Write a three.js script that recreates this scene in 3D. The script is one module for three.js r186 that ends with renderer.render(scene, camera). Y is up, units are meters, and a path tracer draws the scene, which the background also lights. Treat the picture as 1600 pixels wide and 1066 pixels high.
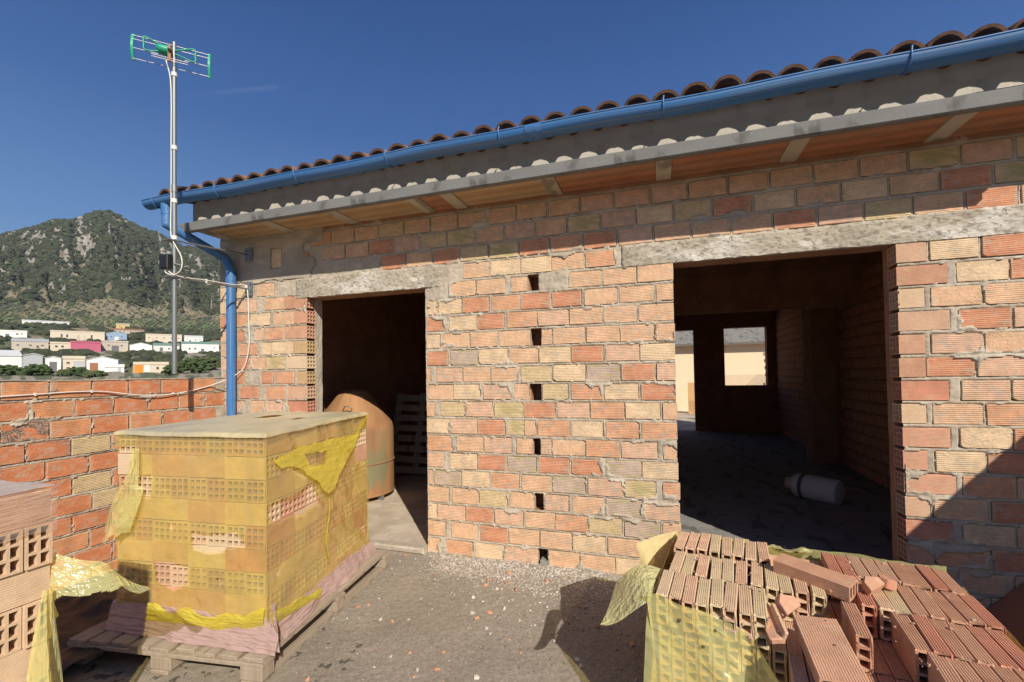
import * as THREE from 'three';
import { mergeGeometries, mergeVertices } from 'three/addons/utils/BufferGeometryUtils.js';

// ---------------------------------------------------------------- camera, sky, sun, exposure
const scene = new THREE.Scene();
const camera = new THREE.PerspectiveCamera(2 * Math.atan(533 / 700) * 180 / Math.PI, 1600 / 1066, 0.05, 12000);
camera.setViewOffset(1600, 1066, 0, -35, 1600, 1066);
camera.position.set(1.839, 1.473, 3.317);
camera.rotation.set(0, 0, 0);
camera.rotation.order = 'YXZ';
camera.rotation.y = 0.3141; camera.rotation.x = 0.0213; camera.rotation.z = 0.0168 * -1;

const renderer = new THREE.WebGLRenderer({ antialias: true });
renderer.setSize(1600, 1066);
renderer.toneMapping = THREE.LinearToneMapping;
renderer.toneMappingExposure = 1.16;
renderer.shadowMap.enabled = true;
renderer.shadowMap.type = THREE.PCFSoftShadowMap;

const SUN = new THREE.Vector3(0.87, 0.95, 1).normalize();
const sun = new THREE.DirectionalLight(new THREE.Color(1, 0.92, 0.79), 4.6);
sun.position.copy(SUN).multiplyScalar(30); sun.target.position.set(0.5, 0.5, 0);
sun.castShadow = true; sun.shadow.mapSize.set(4096, 4096); sun.shadow.radius = 1;
sun.shadow.camera.left = -9; sun.shadow.camera.right = 9; sun.shadow.camera.top = 9; sun.shadow.camera.bottom = -9; sun.shadow.camera.far = 80;
sun.shadow.bias = -0.0004;
scene.add(sun, sun.target);

// clear summer sky: deep blue above, paler towards the horizon, a faint glow round the sun, one old contrail
{
  const W = 2048, H = 1024, d = new Float32Array(W * H * 4);
  const lerp3 = (a, b, t) => a.map((v, i) => v + (b[i] - v) * t);
  const stops = [[0, [0.27, 0.38, 0.52]], [0.10, [0.20, 0.33, 0.525]], [0.25, [0.108, 0.228, 0.46]], [0.45, [0.047, 0.122, 0.325]], [0.62, [0.026, 0.079, 0.240]], [0.8, [0.020, 0.064, 0.205]], [1, [0.017, 0.056, 0.18]]];
  const A = new THREE.Vector3(-0.722, 0.458, -0.518).normalize(), B = new THREE.Vector3(-0.619, 0.502, -0.604).normalize();   // the two ends of the contrail
  const n = new THREE.Vector3().crossVectors(A, B).normalize(), p = new THREE.Vector3(), t = new THREE.Vector3().crossVectors(n, A).normalize();
  const span = Math.acos(A.dot(B));
  for (let y = 0; y < H; y++) for (let x = 0; x < W; x++) {
    const th = (y + 0.5) / H * Math.PI - Math.PI / 2, ph = ((x + 0.5) / W - 0.5) * 2 * Math.PI;
    p.set(Math.cos(th) * Math.cos(ph), Math.sin(th), Math.cos(th) * Math.sin(ph));
    const e = Math.max(0, p.y);
    let k = 0; while (k < stops.length - 2 && e > stops[k + 1][0]) k++;
    let c = lerp3(stops[k][1], stops[k + 1][1], Math.min(1, (e - stops[k][0]) / (stops[k + 1][0] - stops[k][0])));
    const g = Math.max(0, p.dot(SUN));
    const glow = 0.10 * Math.pow(g, 6) + 0.5 * Math.pow(g, 60);
    c = [c[0] + glow, c[1] + glow * 0.95, c[2] + glow * 0.85];
    if (p.y < 0) c = lerp3(c, [0.2, 0.19, 0.17], Math.min(1, -p.y * 8));
    const off = Math.abs(p.dot(n)), along = Math.atan2(p.dot(t), p.dot(A)) / span;
    if (off < 0.006 && along > -0.05 && along < 1.02) { const s = 0.05 * Math.exp(-off * off / 3e-6) * Math.min(1, along * 1.1 + 0.1); c = [c[0] + s, c[1] + s, c[2] + s]; }
    const i = (y * W + x) * 4; d[i] = c[0]; d[i + 1] = c[1]; d[i + 2] = c[2]; d[i + 3] = 1;
  }
  const sky = new THREE.DataTexture(d, W, H, THREE.RGBAFormat, THREE.FloatType);
  sky.mapping = THREE.EquirectangularReflectionMapping; sky.colorSpace = THREE.LinearSRGBColorSpace; sky.magFilter = THREE.LinearFilter; sky.minFilter = THREE.LinearFilter; sky.needsUpdate = true;
  scene.background = sky; scene.environment = sky;
}
scene.fog = new THREE.FogExp2(new THREE.Color(0.62, 0.72, 0.86), 0.00006);

// ---------------------------------------------------------------- helpers
function rng(seed) { let a = seed >>> 0; return () => { a = (a + 0x6D2B79F5) >>> 0; let t = Math.imul(a ^ (a >>> 15), 1 | a); t = (t + Math.imul(t ^ (t >>> 7), 61 | t)) ^ t; return ((t ^ (t >>> 14)) >>> 0) / 4294967296; }; }
const hash = (x, y, z) => { let h = Math.imul(x, 374761393) ^ Math.imul(y, 668265263) ^ Math.imul(z, 2147483647 ^ 0x1b873593); h = Math.imul(h ^ (h >>> 13), 1274126177); return ((h ^ (h >>> 16)) >>> 0) / 4294967296; };
const sm = (t) => t * t * (3 - 2 * t);
function vnoise(x, y, s = 0, per = 0) {   // value noise, 0..1; per > 0 makes it tile
  const xi = Math.floor(x), yi = Math.floor(y), fx = sm(x - xi), fy = sm(y - yi);
  const w = (v) => per ? ((v % per) + per) % per : v;
  const a = hash(w(xi), w(yi), s), b = hash(w(xi + 1), w(yi), s), c = hash(w(xi), w(yi + 1), s), d = hash(w(xi + 1), w(yi + 1), s);
  return a + (b - a) * fx + (c - a) * fy + (a - b - c + d) * fx * fy;
}
function fbm(x, y, s = 0, oct = 4, per = 0) { let v = 0, a = 0.5, f = 1; for (let i = 0; i < oct; i++) { v += a * vnoise(x * f, y * f, s + i * 17, per ? per * f : 0); a *= 0.5; f *= 2; } return v / (1 - Math.pow(0.5, oct)); }
const clamp = (v, a = 0, b = 1) => Math.min(b, Math.max(a, v));
const sstep = (a, b, v) => sm(clamp((v - a) / (b - a)));
const mix = (a, b, t) => a + (b - a) * t;
const mix3 = (a, b, t) => [mix(a[0], b[0], t), mix(a[1], b[1], t), mix(a[2], b[2], t)];
const toS = (v) => v <= 0.0031308 ? 12.92 * v : 1.055 * Math.pow(v, 1 / 2.4) - 0.055;
function dataTex(w, h, fn, srgb = true, repeat = null) {   // fn(u, v) -> linear colour triple
  const d = new Uint8Array(w * h * 4);
  for (let y = 0; y < h; y++) for (let x = 0; x < w; x++) {
    const c = fn(x / w, y / h), i = (y * w + x) * 4;
    for (let k = 0; k < 3; k++) d[i + k] = Math.round(255 * clamp(srgb ? toS(Math.max(0, c[k])) : c[k]));
    d[i + 3] = 255;
  }
  const t = new THREE.DataTexture(d, w, h, THREE.RGBAFormat);
  t.colorSpace = srgb ? THREE.SRGBColorSpace : THREE.NoColorSpace; t.magFilter = THREE.LinearFilter; t.minFilter = THREE.LinearMipmapLinearFilter; t.generateMipmaps = true;
  t.wrapS = t.wrapT = THREE.RepeatWrapping; if (repeat) t.repeat.set(repeat[0], repeat[1]); t.needsUpdate = true; return t;
}
const std = (o) => { const c = o.color; const q = { ...o }; if (Array.isArray(c)) q.color = new THREE.Color().setRGB(c[0], c[1], c[2]); return new THREE.MeshStandardMaterial(q); };

const used = {};
function numbered(name) { const n = used[name] = (used[name] ?? -1) + 1; return n ? `${name}_${String(n).padStart(3, '0')}` : name; }
function tag(o, label, category, group) { o.userData.label = label; o.userData.category = category; if (group) o.userData.group = group; return o; }
function thing(name, label, category, group) { const o = new THREE.Group(); o.name = numbered(name); scene.add(o); return tag(o, label, category, group); }
function mesh(name, geo, mat, parent = scene) {
  const m = new THREE.Mesh(geo, mat); m.name = parent === scene ? numbered(name) : name; m.castShadow = m.receiveShadow = true; parent.add(m); return m;
}
function structure(name, geo, mat) { const m = mesh(name, geo, mat); m.userData.kind = 'structure'; return m; }
function box(w, h, d, x = 0, y = 0, z = 0) { const g = new THREE.BoxGeometry(w, h, d); g.translate(x, y, z); return g; }
function span(x0, x1, y0, y1, z0, z1) { return box(x1 - x0, y1 - y0, z1 - z0, (x0 + x1) / 2, (y0 + y1) / 2, (z0 + z1) / 2); }
function bevelBox(w, h, d, b = 0.004) {   // box with chamfered edges, uv in metres
  const s = new THREE.Shape(); const x = w / 2 - b, y = h / 2 - b;
  s.moveTo(-x, -y); s.lineTo(x, -y); s.lineTo(x, y); s.lineTo(-x, y); s.closePath();
  const g = new THREE.ExtrudeGeometry(s, { depth: d - 2 * b, bevelEnabled: true, bevelThickness: b, bevelSize: b, bevelSegments: 1 });
  g.translate(0, 0, -d / 2 + b); return g;
}
function tube(pts, r, seg = 64, rad = 8, closed = false) { return new THREE.TubeGeometry(new THREE.CatmullRomCurve3(pts.map((p) => new THREE.Vector3(...p)), closed, 'centripetal'), seg, r, rad, closed); }
function rod(a, b, r, rad = 8) {
  const A = new THREE.Vector3(...a), B = new THREE.Vector3(...b), g = new THREE.CylinderGeometry(r, r, A.distanceTo(B), rad);
  g.applyQuaternion(new THREE.Quaternion().setFromUnitVectors(new THREE.Vector3(0, 1, 0), B.clone().sub(A).normalize()));
  g.translate((A.x + B.x) / 2, (A.y + B.y) / 2, (A.z + B.z) / 2); return g;
}
function merge(list) {
  const ok = list.map((g) => { let q = g.index ? g.toNonIndexed() : g; for (const k of Object.keys(q.attributes)) if (!['position', 'normal', 'uv'].includes(k)) q.deleteAttribute(k); return q; });
  return mergeGeometries(ok);
}
function boxUV(g, s = 1) {   // uv in metres by dominant normal, so that textures keep their size
  const q = g.index ? g.toNonIndexed() : g, p = q.attributes.position, n = q.attributes.normal, uv = new Float32Array(p.count * 2);
  for (let i = 0; i < p.count; i++) {
    const ax = Math.abs(n.getX(i)), ay = Math.abs(n.getY(i)), az = Math.abs(n.getZ(i));
    const [a, b] = ax > ay && ax > az ? [p.getZ(i), p.getY(i)] : ay > az ? [p.getX(i), p.getZ(i)] : [p.getX(i), p.getY(i)];
    uv[i * 2] = a * s; uv[i * 2 + 1] = b * s;
  }
  q.setAttribute('uv', new THREE.BufferAttribute(uv, 2)); return q;
}
function gridGeo(nu, nv, fn, keep) {   // fn(i/nu, j/nv) -> [x,y,z]; keep(u,v) decides on each cell
  const pos = new Float32Array((nu + 1) * (nv + 1) * 3), uv = new Float32Array((nu + 1) * (nv + 1) * 2), idx = [];
  for (let j = 0; j <= nv; j++) for (let i = 0; i <= nu; i++) { const k = j * (nu + 1) + i, p = fn(i / nu, j / nv); pos.set(p, k * 3); uv[k * 2] = i / nu; uv[k * 2 + 1] = j / nv; }
  for (let j = 0; j < nv; j++) for (let i = 0; i < nu; i++) {
    if (keep && !keep((i + 0.5) / nu, (j + 0.5) / nv)) continue;
    const a = j * (nu + 1) + i, b = a + 1, c = a + nu + 1, e = c + 1; idx.push(a, b, e, a, e, c);
  }
  const g = new THREE.BufferGeometry(); g.setAttribute('position', new THREE.BufferAttribute(pos, 3)); g.setAttribute('uv', new THREE.BufferAttribute(uv, 2)); g.setIndex(idx); g.computeVertexNormals(); return g;
}
const ORD = ['first', 'second', 'third', 'fourth', 'fifth', 'sixth', 'seventh', 'eighth', 'ninth', 'tenth', 'eleventh', 'twelfth', 'thirteenth', 'fourteenth', 'fifteenth', 'sixteenth', 'seventeenth', 'eighteenth', 'nineteenth', 'twentieth', 'twenty-first', 'twenty-second', 'twenty-third', 'twenty-fourth'];

// ---------------------------------------------------------------- materials
const TONES = { o: [0.70, 0.435, 0.265], d: [0.67, 0.345, 0.195], r: [0.60, 0.265, 0.15], y: [0.72, 0.525, 0.33], p: [0.67, 0.42, 0.285], g: [0.63, 0.475, 0.265], v: [0.53, 0.395, 0.31], k: [0.60, 0.215, 0.095], l: [0.62, 0.27, 0.125] };
const CREAM = [0.62, 0.47, 0.30], MORTAR = [0.45, 0.385, 0.30];
const brickBump = dataTex(256, 128, (u, v) => {
  const rib = 0.5 + 0.5 * Math.sin(v * Math.PI * 2 * 10 + 0.8 * vnoise(u * 3, 1, 2)), n = fbm(u * 24, v * 12, 3, 4, 0), w = sstep(0.3, 0.6, fbm(u * 5, v * 3, 9, 3));
  const k = 0.62 * rib * (0.45 + 0.55 * w) + 0.38 * n; return [k, k, k];
}, false);
const brickBumpPlain = dataTex(256, 128, (u, v) => { const k = 0.8 * fbm(u * 30, v * 15, 5, 4) + 0.2 * (0.5 + 0.5 * Math.sin((v + 0.15 * u) * 90)); return [k, k, k]; }, false);
function brickFace(tone, seed, old) {
  const base = TONES[tone], R = rng(seed), tilt = R() * 2 - 1;
  const flash = tone === 'r' || tone === 'd' || tone === 'o' || tone === 'p' || tone === 'l' ? 0.75 : 0.3;
  return dataTex(256, 128, (u, v) => {
    const e = Math.min(u, 1 - u) * 2.1, ed = Math.min(e, Math.min(v, 1 - v) * 2.4);
    const n1 = fbm(u * 4 + 7, v * 2.2 + seed, seed, 4), n2 = fbm(u * 16, v * 9, seed + 5, 4), streak = fbm(u * 3 + v * tilt * 4, v * 26, seed + 8, 3);
    let c = base.map((q) => q * (0.62 + 0.5 * n1 + 0.26 * n2));
    c = mix3(c, CREAM.map((q) => q * (0.85 + 0.3 * n2)), flash * sstep(0.16, -0.02, ed - 0.22 * (n1 - 0.42)) * 0.75);
    c = mix3(c, CREAM.map((q) => q * 0.95), 0.4 * sstep(0.52, 0.72, streak));
    if (tone === 'g') c = mix3(c, [0.43, 0.37, 0.16], sstep(0.42, 0.78, fbm(u * 2.5 + tilt, v * 3 + u * 2, seed + 21, 3)) * 0.75);
    if (tone === 'v') c = mix3(c, [0.42, 0.38, 0.17], sstep(0.45, 0.75, fbm(u * 3 + v * 2, v * 3, seed + 22, 3)) * 0.7);
    const dirt = sstep(0.6, 0.74, fbm(u * 7 + 3, v * 5, seed + 31, 4)); c = mix3(c, MORTAR, dirt * 0.55);
    if (old) { const li = sstep(0.54, 0.66, fbm(u * 3.3, v * 2.4, seed + 41, 5)), sp = sstep(0.5, 0.64, fbm(u * 46, v * 24, seed + 42, 2)); c = mix3(c, sp > 0.5 ? [0.42, 0.40, 0.35] : [0.085, 0.072, 0.055], li * 0.8 * old); }
    return c;
  });
}
const brickMats = {};
for (const [t, n] of [['o', 4], ['d', 2], ['r', 2], ['y', 3], ['p', 2], ['g', 2], ['v', 2]]) brickMats[t] = Array.from({ length: n }, (_, i) => std({ map: brickFace(t, 100 + t.charCodeAt(0) * 7 + i * 13), bumpMap: i % 3 === 2 ? brickBumpPlain : brickBump, bumpScale: 0.0032, roughness: 0.93 }));
brickMats.k = [0, 1, 2, 3].map((i) => std({ map: brickFace('k', 900 + i * 31, i === 3 ? 1 : i === 1 ? 0.5 : 0.0001), bumpMap: brickBumpPlain, bumpScale: 0.002, roughness: 0.92 }));
brickMats.l = [0, 1].map((i) => std({ map: brickFace('l', 1900 + i * 31, i ? 1 : 0.3), bumpMap: brickBump, bumpScale: 0.002, roughness: 0.92 }));
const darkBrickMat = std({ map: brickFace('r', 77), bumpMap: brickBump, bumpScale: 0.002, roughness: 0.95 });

const gritBump = dataTex(512, 512, (u, v) => { const k = 0.5 * fbm(u * 16, v * 16, 4, 5, 16) + 0.5 * fbm(u * 64, v * 64, 8, 3, 64); return [k, k, k]; }, false);
const mortarMap = dataTex(512, 512, (u, v) => {
  const n = fbm(u * 6, v * 6, 11, 5, 6), f = fbm(u * 90, v * 90, 12, 2, 90), s = sstep(0.55, 0.7, fbm(u * 9, v * 9, 14, 4, 9));
  return mix3(MORTAR.map((q) => q * (0.6 + 0.55 * n + 0.25 * f)), [0.56, 0.51, 0.42], s * 0.5);
});
const mortarMat = std({ map: mortarMap, bumpMap: gritBump, bumpScale: 0.006, roughness: 0.97 });
const concreteMap = dataTex(512, 512, (u, v) => { const n = fbm(u * 4, v * 8, 61, 5, 0), s = sstep(0.57, 0.7, fbm(u * 9, v * 4, 63, 4)); return mix3([0.27, 0.265, 0.25], [0.10, 0.095, 0.085], s * 0.7).map((q) => q * (0.8 + 0.4 * n)); });
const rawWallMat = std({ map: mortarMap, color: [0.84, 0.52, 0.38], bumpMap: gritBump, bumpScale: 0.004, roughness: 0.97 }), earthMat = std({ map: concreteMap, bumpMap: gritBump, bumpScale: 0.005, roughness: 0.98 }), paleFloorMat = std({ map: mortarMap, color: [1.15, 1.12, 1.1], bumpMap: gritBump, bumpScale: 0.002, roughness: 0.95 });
const lintelMap = dataTex(1024, 512, (u, v) => {
  const n = fbm(u * 8, v * 8, 31, 5, 8), w = sstep(0.5, 0.62, fbm(u * 5 + 2 * n, v * 7, 33, 4, 0)), pit = sstep(0.63, 0.7, fbm(u * 60, v * 50, 35, 2));
  const cr = Math.abs(fbm(u * 9, v * 9, 37, 4) - 0.5);
  let c = mix3([0.46, 0.405, 0.32], [0.64, 0.60, 0.53], w * 0.8).map((q) => q * (0.75 + 0.45 * n)); c = mix3(c, [0.16, 0.135, 0.10], pit * 0.5 + (cr < 0.006 ? 0.5 : 0)); return c;
});
const lintelMat = std({ map: lintelMap, bumpMap: gritBump, bumpScale: 0.008, roughness: 0.97 });
const plasterMap = dataTex(512, 512, (u, v) => { const n = fbm(u * 5, v * 5, 51, 5, 5), t = sstep(0.48, 0.62, fbm(u * 3, v * 7, 53, 4)); return mix3([0.43, 0.375, 0.30], [0.56, 0.47, 0.36], t).map((q) => q * (0.72 + 0.5 * n)); });
const plasterMat = std({ map: plasterMap, bumpMap: gritBump, bumpScale: 0.003, roughness: 0.96 });
const bandMat = std({ map: concreteMap, color: [0.72, 0.73, 0.75], bumpMap: gritBump, bumpScale: 0.002, roughness: 0.9 });
const bedMat = std({ map: dataTex(512, 256, (u, v) => { const n = fbm(u * 9, v * 5, 71, 5), s = sstep(0.58, 0.7, fbm(u * 14, v * 4, 73, 4)); return mix3([0.54, 0.495, 0.43], [0.36, 0.33, 0.29], s * 0.4).map((q) => q * (0.9 + 0.2 * n)); }), bumpMap: gritBump, bumpScale: 0.003, roughness: 0.95 });
const joistMat = std({ map: concreteMap, color: [1.9, 1.75, 1.5], roughness: 0.95 });
const soffitMats = [[0.46, 0.205, 0.11], [0.52, 0.345, 0.19], [0.44, 0.225, 0.13], [0.54, 0.38, 0.22]].map((c, i) => std({ map: dataTex(256, 256, (u, v) => c.map((q) => q * (0.75 + 0.35 * fbm(u * 6, v * 6, 80 + i, 4) + 0.12 * Math.sin(v * Math.PI * 2 * 9))), true), roughness: 0.92 }));
const tileMats = [0, 1, 2].map((i) => std({ map: dataTex(256, 256, (u, v) => {
  const n = fbm(u * 6, v * 6, 90 + i * 7, 5), l = sstep(0.5, 0.62, fbm(u * 8, v * 8, 93 + i * 7, 4)), sp = vnoise(u * 90, v * 90, 95 + i);
  let c = [0.27, 0.125, 0.075].map((q) => q * (0.45 + 0.95 * n)); c = mix3(c, [0.10, 0.078, 0.056], l * 0.8); return mix3(c, [0.36, 0.32, 0.2], sp > 0.86 ? 0.5 * l + 0.15 : 0);
}), bumpMap: gritBump, bumpScale: 0.008, roughness: 0.95 }));
const bluePaint = new THREE.MeshPhysicalMaterial({ color: new THREE.Color(1, 1, 1), roughness: 0.5, map: null, clearcoat: 0.12, clearcoatRoughness: 0.5 });
bluePaint.map = dataTex(1024, 256, (u, v) => { const n = fbm(u * 30, v * 6, 101, 4), s = sstep(0.54, 0.72, fbm(u * 40, v * 7, 103, 5)), d = sstep(0.62, 0.7, fbm(u * 120, v * 5, 105, 3)); let c = [0.036, 0.175, 0.45].map((q) => q * (0.7 + 0.55 * n)); c = mix3(c, [0.20, 0.27, 0.34], s * 0.55); return mix3(c, [0.22, 0.18, 0.14], d * 0.5); });
const galvMat = std({ color: [0.27, 0.29, 0.295], metalness: 0.6, roughness: 0.5 });
const whitePlastic = std({ color: [0.78, 0.76, 0.70], roughness: 0.6 });
const cableMat = std({ color: [0.80, 0.76, 0.68], roughness: 0.55 });
const blackPlastic = std({ color: [0.016, 0.016, 0.018], roughness: 0.5 });
const greenPlastic = std({ color: [0.02, 0.36, 0.22], roughness: 0.45 });
const aluMat = std({ color: [0.52, 0.49, 0.48], metalness: 0.6, roughness: 0.4 });
const woodMaps = [0, 1, 2].map((i) => dataTex(128, 512, (u, v) => {
  const g = fbm(u * 14 + 0.6 * fbm(u * 3, v * 4, 112 + i, 3), v * 2.2, 110 + i, 4), f = fbm(u * 70, v * 3, 114 + i, 2), k = sstep(0.68, 0.76, fbm(u * 4, v * 5, 118 + i, 3));
  let c = mix3([0.25, 0.19, 0.13], [0.46, 0.385, 0.29], g * 0.8 + f * 0.35 - 0.05); return mix3(c, [0.12, 0.085, 0.055], k * 0.6);
}));
const woodMats = woodMaps.map((m) => { m.repeat.set(4, 1.2); return std({ map: m, bumpMap: m, bumpScale: 0.002, roughness: 0.9 }); });
const clayMap = (c, s) => { const t = dataTex(256, 256, (u, v) => { const n = fbm(u * 5, v * 5, s, 4, 5), f = fbm(u * 40, v * 40, s + 3, 3, 40), st = sstep(0.56, 0.7, fbm(u * 7, v * 3, s + 6, 3)); return mix3(c.map((q) => q * (0.72 + 0.4 * n + 0.16 * f)), CREAM, st * 0.3); }); t.repeat.set(3.1, 3.1); return t; };
const gritBump2 = gritBump.clone(); gritBump2.repeat.set(3, 3); gritBump2.needsUpdate = true;
const clay = (c, s) => std({ map: clayMap(c, s), bumpMap: gritBump2, bumpScale: 0.0016, roughness: 0.92 });
const clayRed = [clay([0.58, 0.33, 0.21], 201), clay([0.56, 0.305, 0.19], 203), clay([0.60, 0.38, 0.25], 205)];
const clayCream = [clay([0.70, 0.53, 0.35], 211), clay([0.68, 0.48, 0.31], 213), clay([0.68, 0.53, 0.33], 215)];
const clayPink = [clay([0.60, 0.27, 0.17], 221), clay([0.63, 0.34, 0.22], 223), clay([0.56, 0.38, 0.20], 225)];
const filmBump = dataTex(256, 256, (u, v) => { const a = fbm(u * 4 + 2 * fbm(u * 3, v * 3, 5, 3), v * 7, 121, 5), b = 1 - Math.abs(2 * fbm(u * 7 + v * 5, v * 6 - u * 3, 125, 4) - 1), k = 0.55 * a + 0.45 * b * b; return [k, k, k]; }, false);
const film = (c, clear, r = 0.2) => new THREE.MeshPhysicalMaterial({ color: new THREE.Color().setRGB(...c), transmission: clear, thickness: 0, ior: 1.5, roughness: r, side: THREE.DoubleSide, bumpMap: filmBump, bumpScale: 0.013, specularIntensity: 1 });
const yellowFilm = film([0.95, 0.87, 0.45], 0.77, 0.18);
yellowFilm.map = dataTex(512, 512, (u, v) => { const n = fbm(u * 5, v * 5, 131, 5), s = sstep(0.5, 0.68, fbm(u * 9, v * 4, 133, 4)); return mix3([1.0, 1.0, 0.95], [0.93, 0.93, 1.0], s * 0.7).map((q) => q * (0.88 + 0.2 * n)); }, false);
const brightFilm = film([0.95, 0.85, 0.13], 0.55, 0.22);
const paleFilm = film([0.92, 0.88, 0.42], 0.62, 0.2);
const pinkFilm = film([0.68, 0.48, 0.44], 0.36, 0.2);
const dustFilm = film([0.80, 0.70, 0.42], 0.30, 0.45);
dustFilm.map = dataTex(512, 512, (u, v) => { const n = fbm(u * 6, v * 6, 141, 5), s = sstep(0.52, 0.7, fbm(u * 5, v * 5, 143, 5)); return mix3([0.98, 0.98, 0.98], [0.86, 0.88, 0.98], s).map((q) => q * (0.72 + 0.42 * n)); }, false);
// ---------------------------------------------------------------- brick walls: real bricks over a rough mortar sheet
const PITCH = 0.1395, BH = 0.116;
function brickVariant(seed) {   // one brick front with an uneven outline and a broken arris, 0.24 x 0.116 x 0.05, front at z = 0
  const R = rng(seed), L = 0.24, H = 0.116, ring = [];
  const corner = (sx, sy) => {
    const chip = R() < 0.10 ? 0.010 + R() * 0.018 : 0.0014 + R() * 0.002, x = sx * L / 2, y = sy * H / 2;
    const a = [x - sx * chip, y], b = [x - sx * chip * 0.35, y - sy * chip * 0.3], c = [x, y - sy * chip * (0.6 + R() * 0.5)];
    return sx * sy > 0 ? [c, b, a] : [a, b, c];
  };
  const jit = (p) => [p[0] + (R() - 0.5) * 0.0022, p[1] + (R() - 0.5) * 0.0022];
  const side = (a, b, n) => { const o = []; for (let i = 1; i <= n; i++) o.push([mix(a[0], b[0], i / (n + 1)), mix(a[1], b[1], i / (n + 1))]); return o; };
  const cs = [corner(1, -1), corner(1, 1), corner(-1, 1), corner(-1, -1)];   // counter-clockwise from lower right
  for (let i = 0; i < 4; i++) { ring.push(...cs[i].map(jit)); const q = cs[(i + 1) % 4]; ring.push(...side(cs[i][2], q[0], i % 2 ? 4 : 1).map(jit)); }
  const n = ring.length, pos = [], uv = [], put = (x, y, z) => { pos.push(x, y, z); uv.push(x / L + 0.5, y / H + 0.5); };
  const b = 0.0022, inn = ring.map(([x, y]) => [x - Math.sign(x) * b, y - Math.sign(y) * b]);
  const wav = inn.map(() => (R() - 0.5) * 0.002), cz = 0.0004;
  for (let i = 0; i < n; i++) {
    const j = (i + 1) % n, A = ring[i], B = ring[j], a = inn[i], c = inn[j];
    put(0, 0, cz); put(a[0], a[1], wav[i]); put(c[0], c[1], wav[j]);
    put(a[0], a[1], wav[i]); put(A[0], A[1], -0.003); put(B[0], B[1], -0.003); put(a[0], a[1], wav[i]); put(B[0], B[1], -0.003); put(c[0], c[1], wav[j]);
    put(A[0], A[1], -0.003); put(A[0], A[1], -0.05); put(B[0], B[1], -0.05); put(A[0], A[1], -0.003); put(B[0], B[1], -0.05); put(B[0], B[1], -0.003);
  }
  const g = new THREE.BufferGeometry(); g.setAttribute('position', new THREE.Float32BufferAttribute(pos, 3)); g.setAttribute('uv', new THREE.Float32BufferAttribute(uv, 2)); g.computeVertexNormals(); return g;
}
const brickGeos = Array.from({ length: 12 }, (_, i) => brickVariant(500 + i * 7));

// hollow brick: profile with square holes and shallow grooves, extruded along z (centre at 0)
function hollowBrick(W, H, L, nx, ny, groove = 0, wall = 0.008) {
  const s = new THREE.Shape(), pts = [], edge = (a, b, n) => {
    const dx = b[0] - a[0], dy = b[1] - a[1], len = Math.hypot(dx, dy), nxn = -dy / len, nyn = dx / len;
    pts.push(a);
    for (let i = 0; i < n; i++) { const t0 = (i + 0.72) / (n + 0.44), w = 0.0016 / len; for (const [t, d] of [[t0 - w, 0], [t0 - w * 0.5, 1], [t0 + w * 0.5, 1], [t0 + w, 0]]) pts.push([a[0] + dx * t + nxn * d * groove, a[1] + dy * t + nyn * d * groove]); }
  };
  const c = 0.0025, X = W / 2, Y = H / 2, gn = (l) => groove ? Math.max(3, Math.round(l / 0.0085)) : 0;
  edge([-X + c, -Y], [X - c, -Y], gn(W)); edge([X - c, -Y], [X, -Y + c], 0); edge([X, -Y + c], [X, Y - c], gn(H)); edge([X, Y - c], [X - c, Y], 0);
  edge([X - c, Y], [-X + c, Y], gn(W)); edge([-X + c, Y], [-X, Y - c], 0); edge([-X, Y - c], [-X, -Y + c], gn(H)); edge([-X, -Y + c], [-X + c, -Y], 0);
  s.setFromPoints(pts.map((p) => new THREE.Vector2(...p)));
  const hw = (W - wall * (nx + 1)) / nx, hh = (H - wall * (ny + 1)) / ny;
  for (let i = 0; i < nx; i++) for (let j = 0; j < ny; j++) {
    const x0 = -X + wall + i * (hw + wall), y0 = -Y + wall + j * (hh + wall), h = new THREE.Path();
    h.moveTo(x0, y0); h.lineTo(x0, y0 + hh); h.lineTo(x0 + hw, y0 + hh); h.lineTo(x0 + hw, y0); h.closePath(); s.holes.push(h);
  }
  const g = new THREE.ExtrudeGeometry(s, { depth: L, bevelEnabled: false, curveSegments: 1 }); g.translate(0, 0, -L / 2); return g;
}

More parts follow.
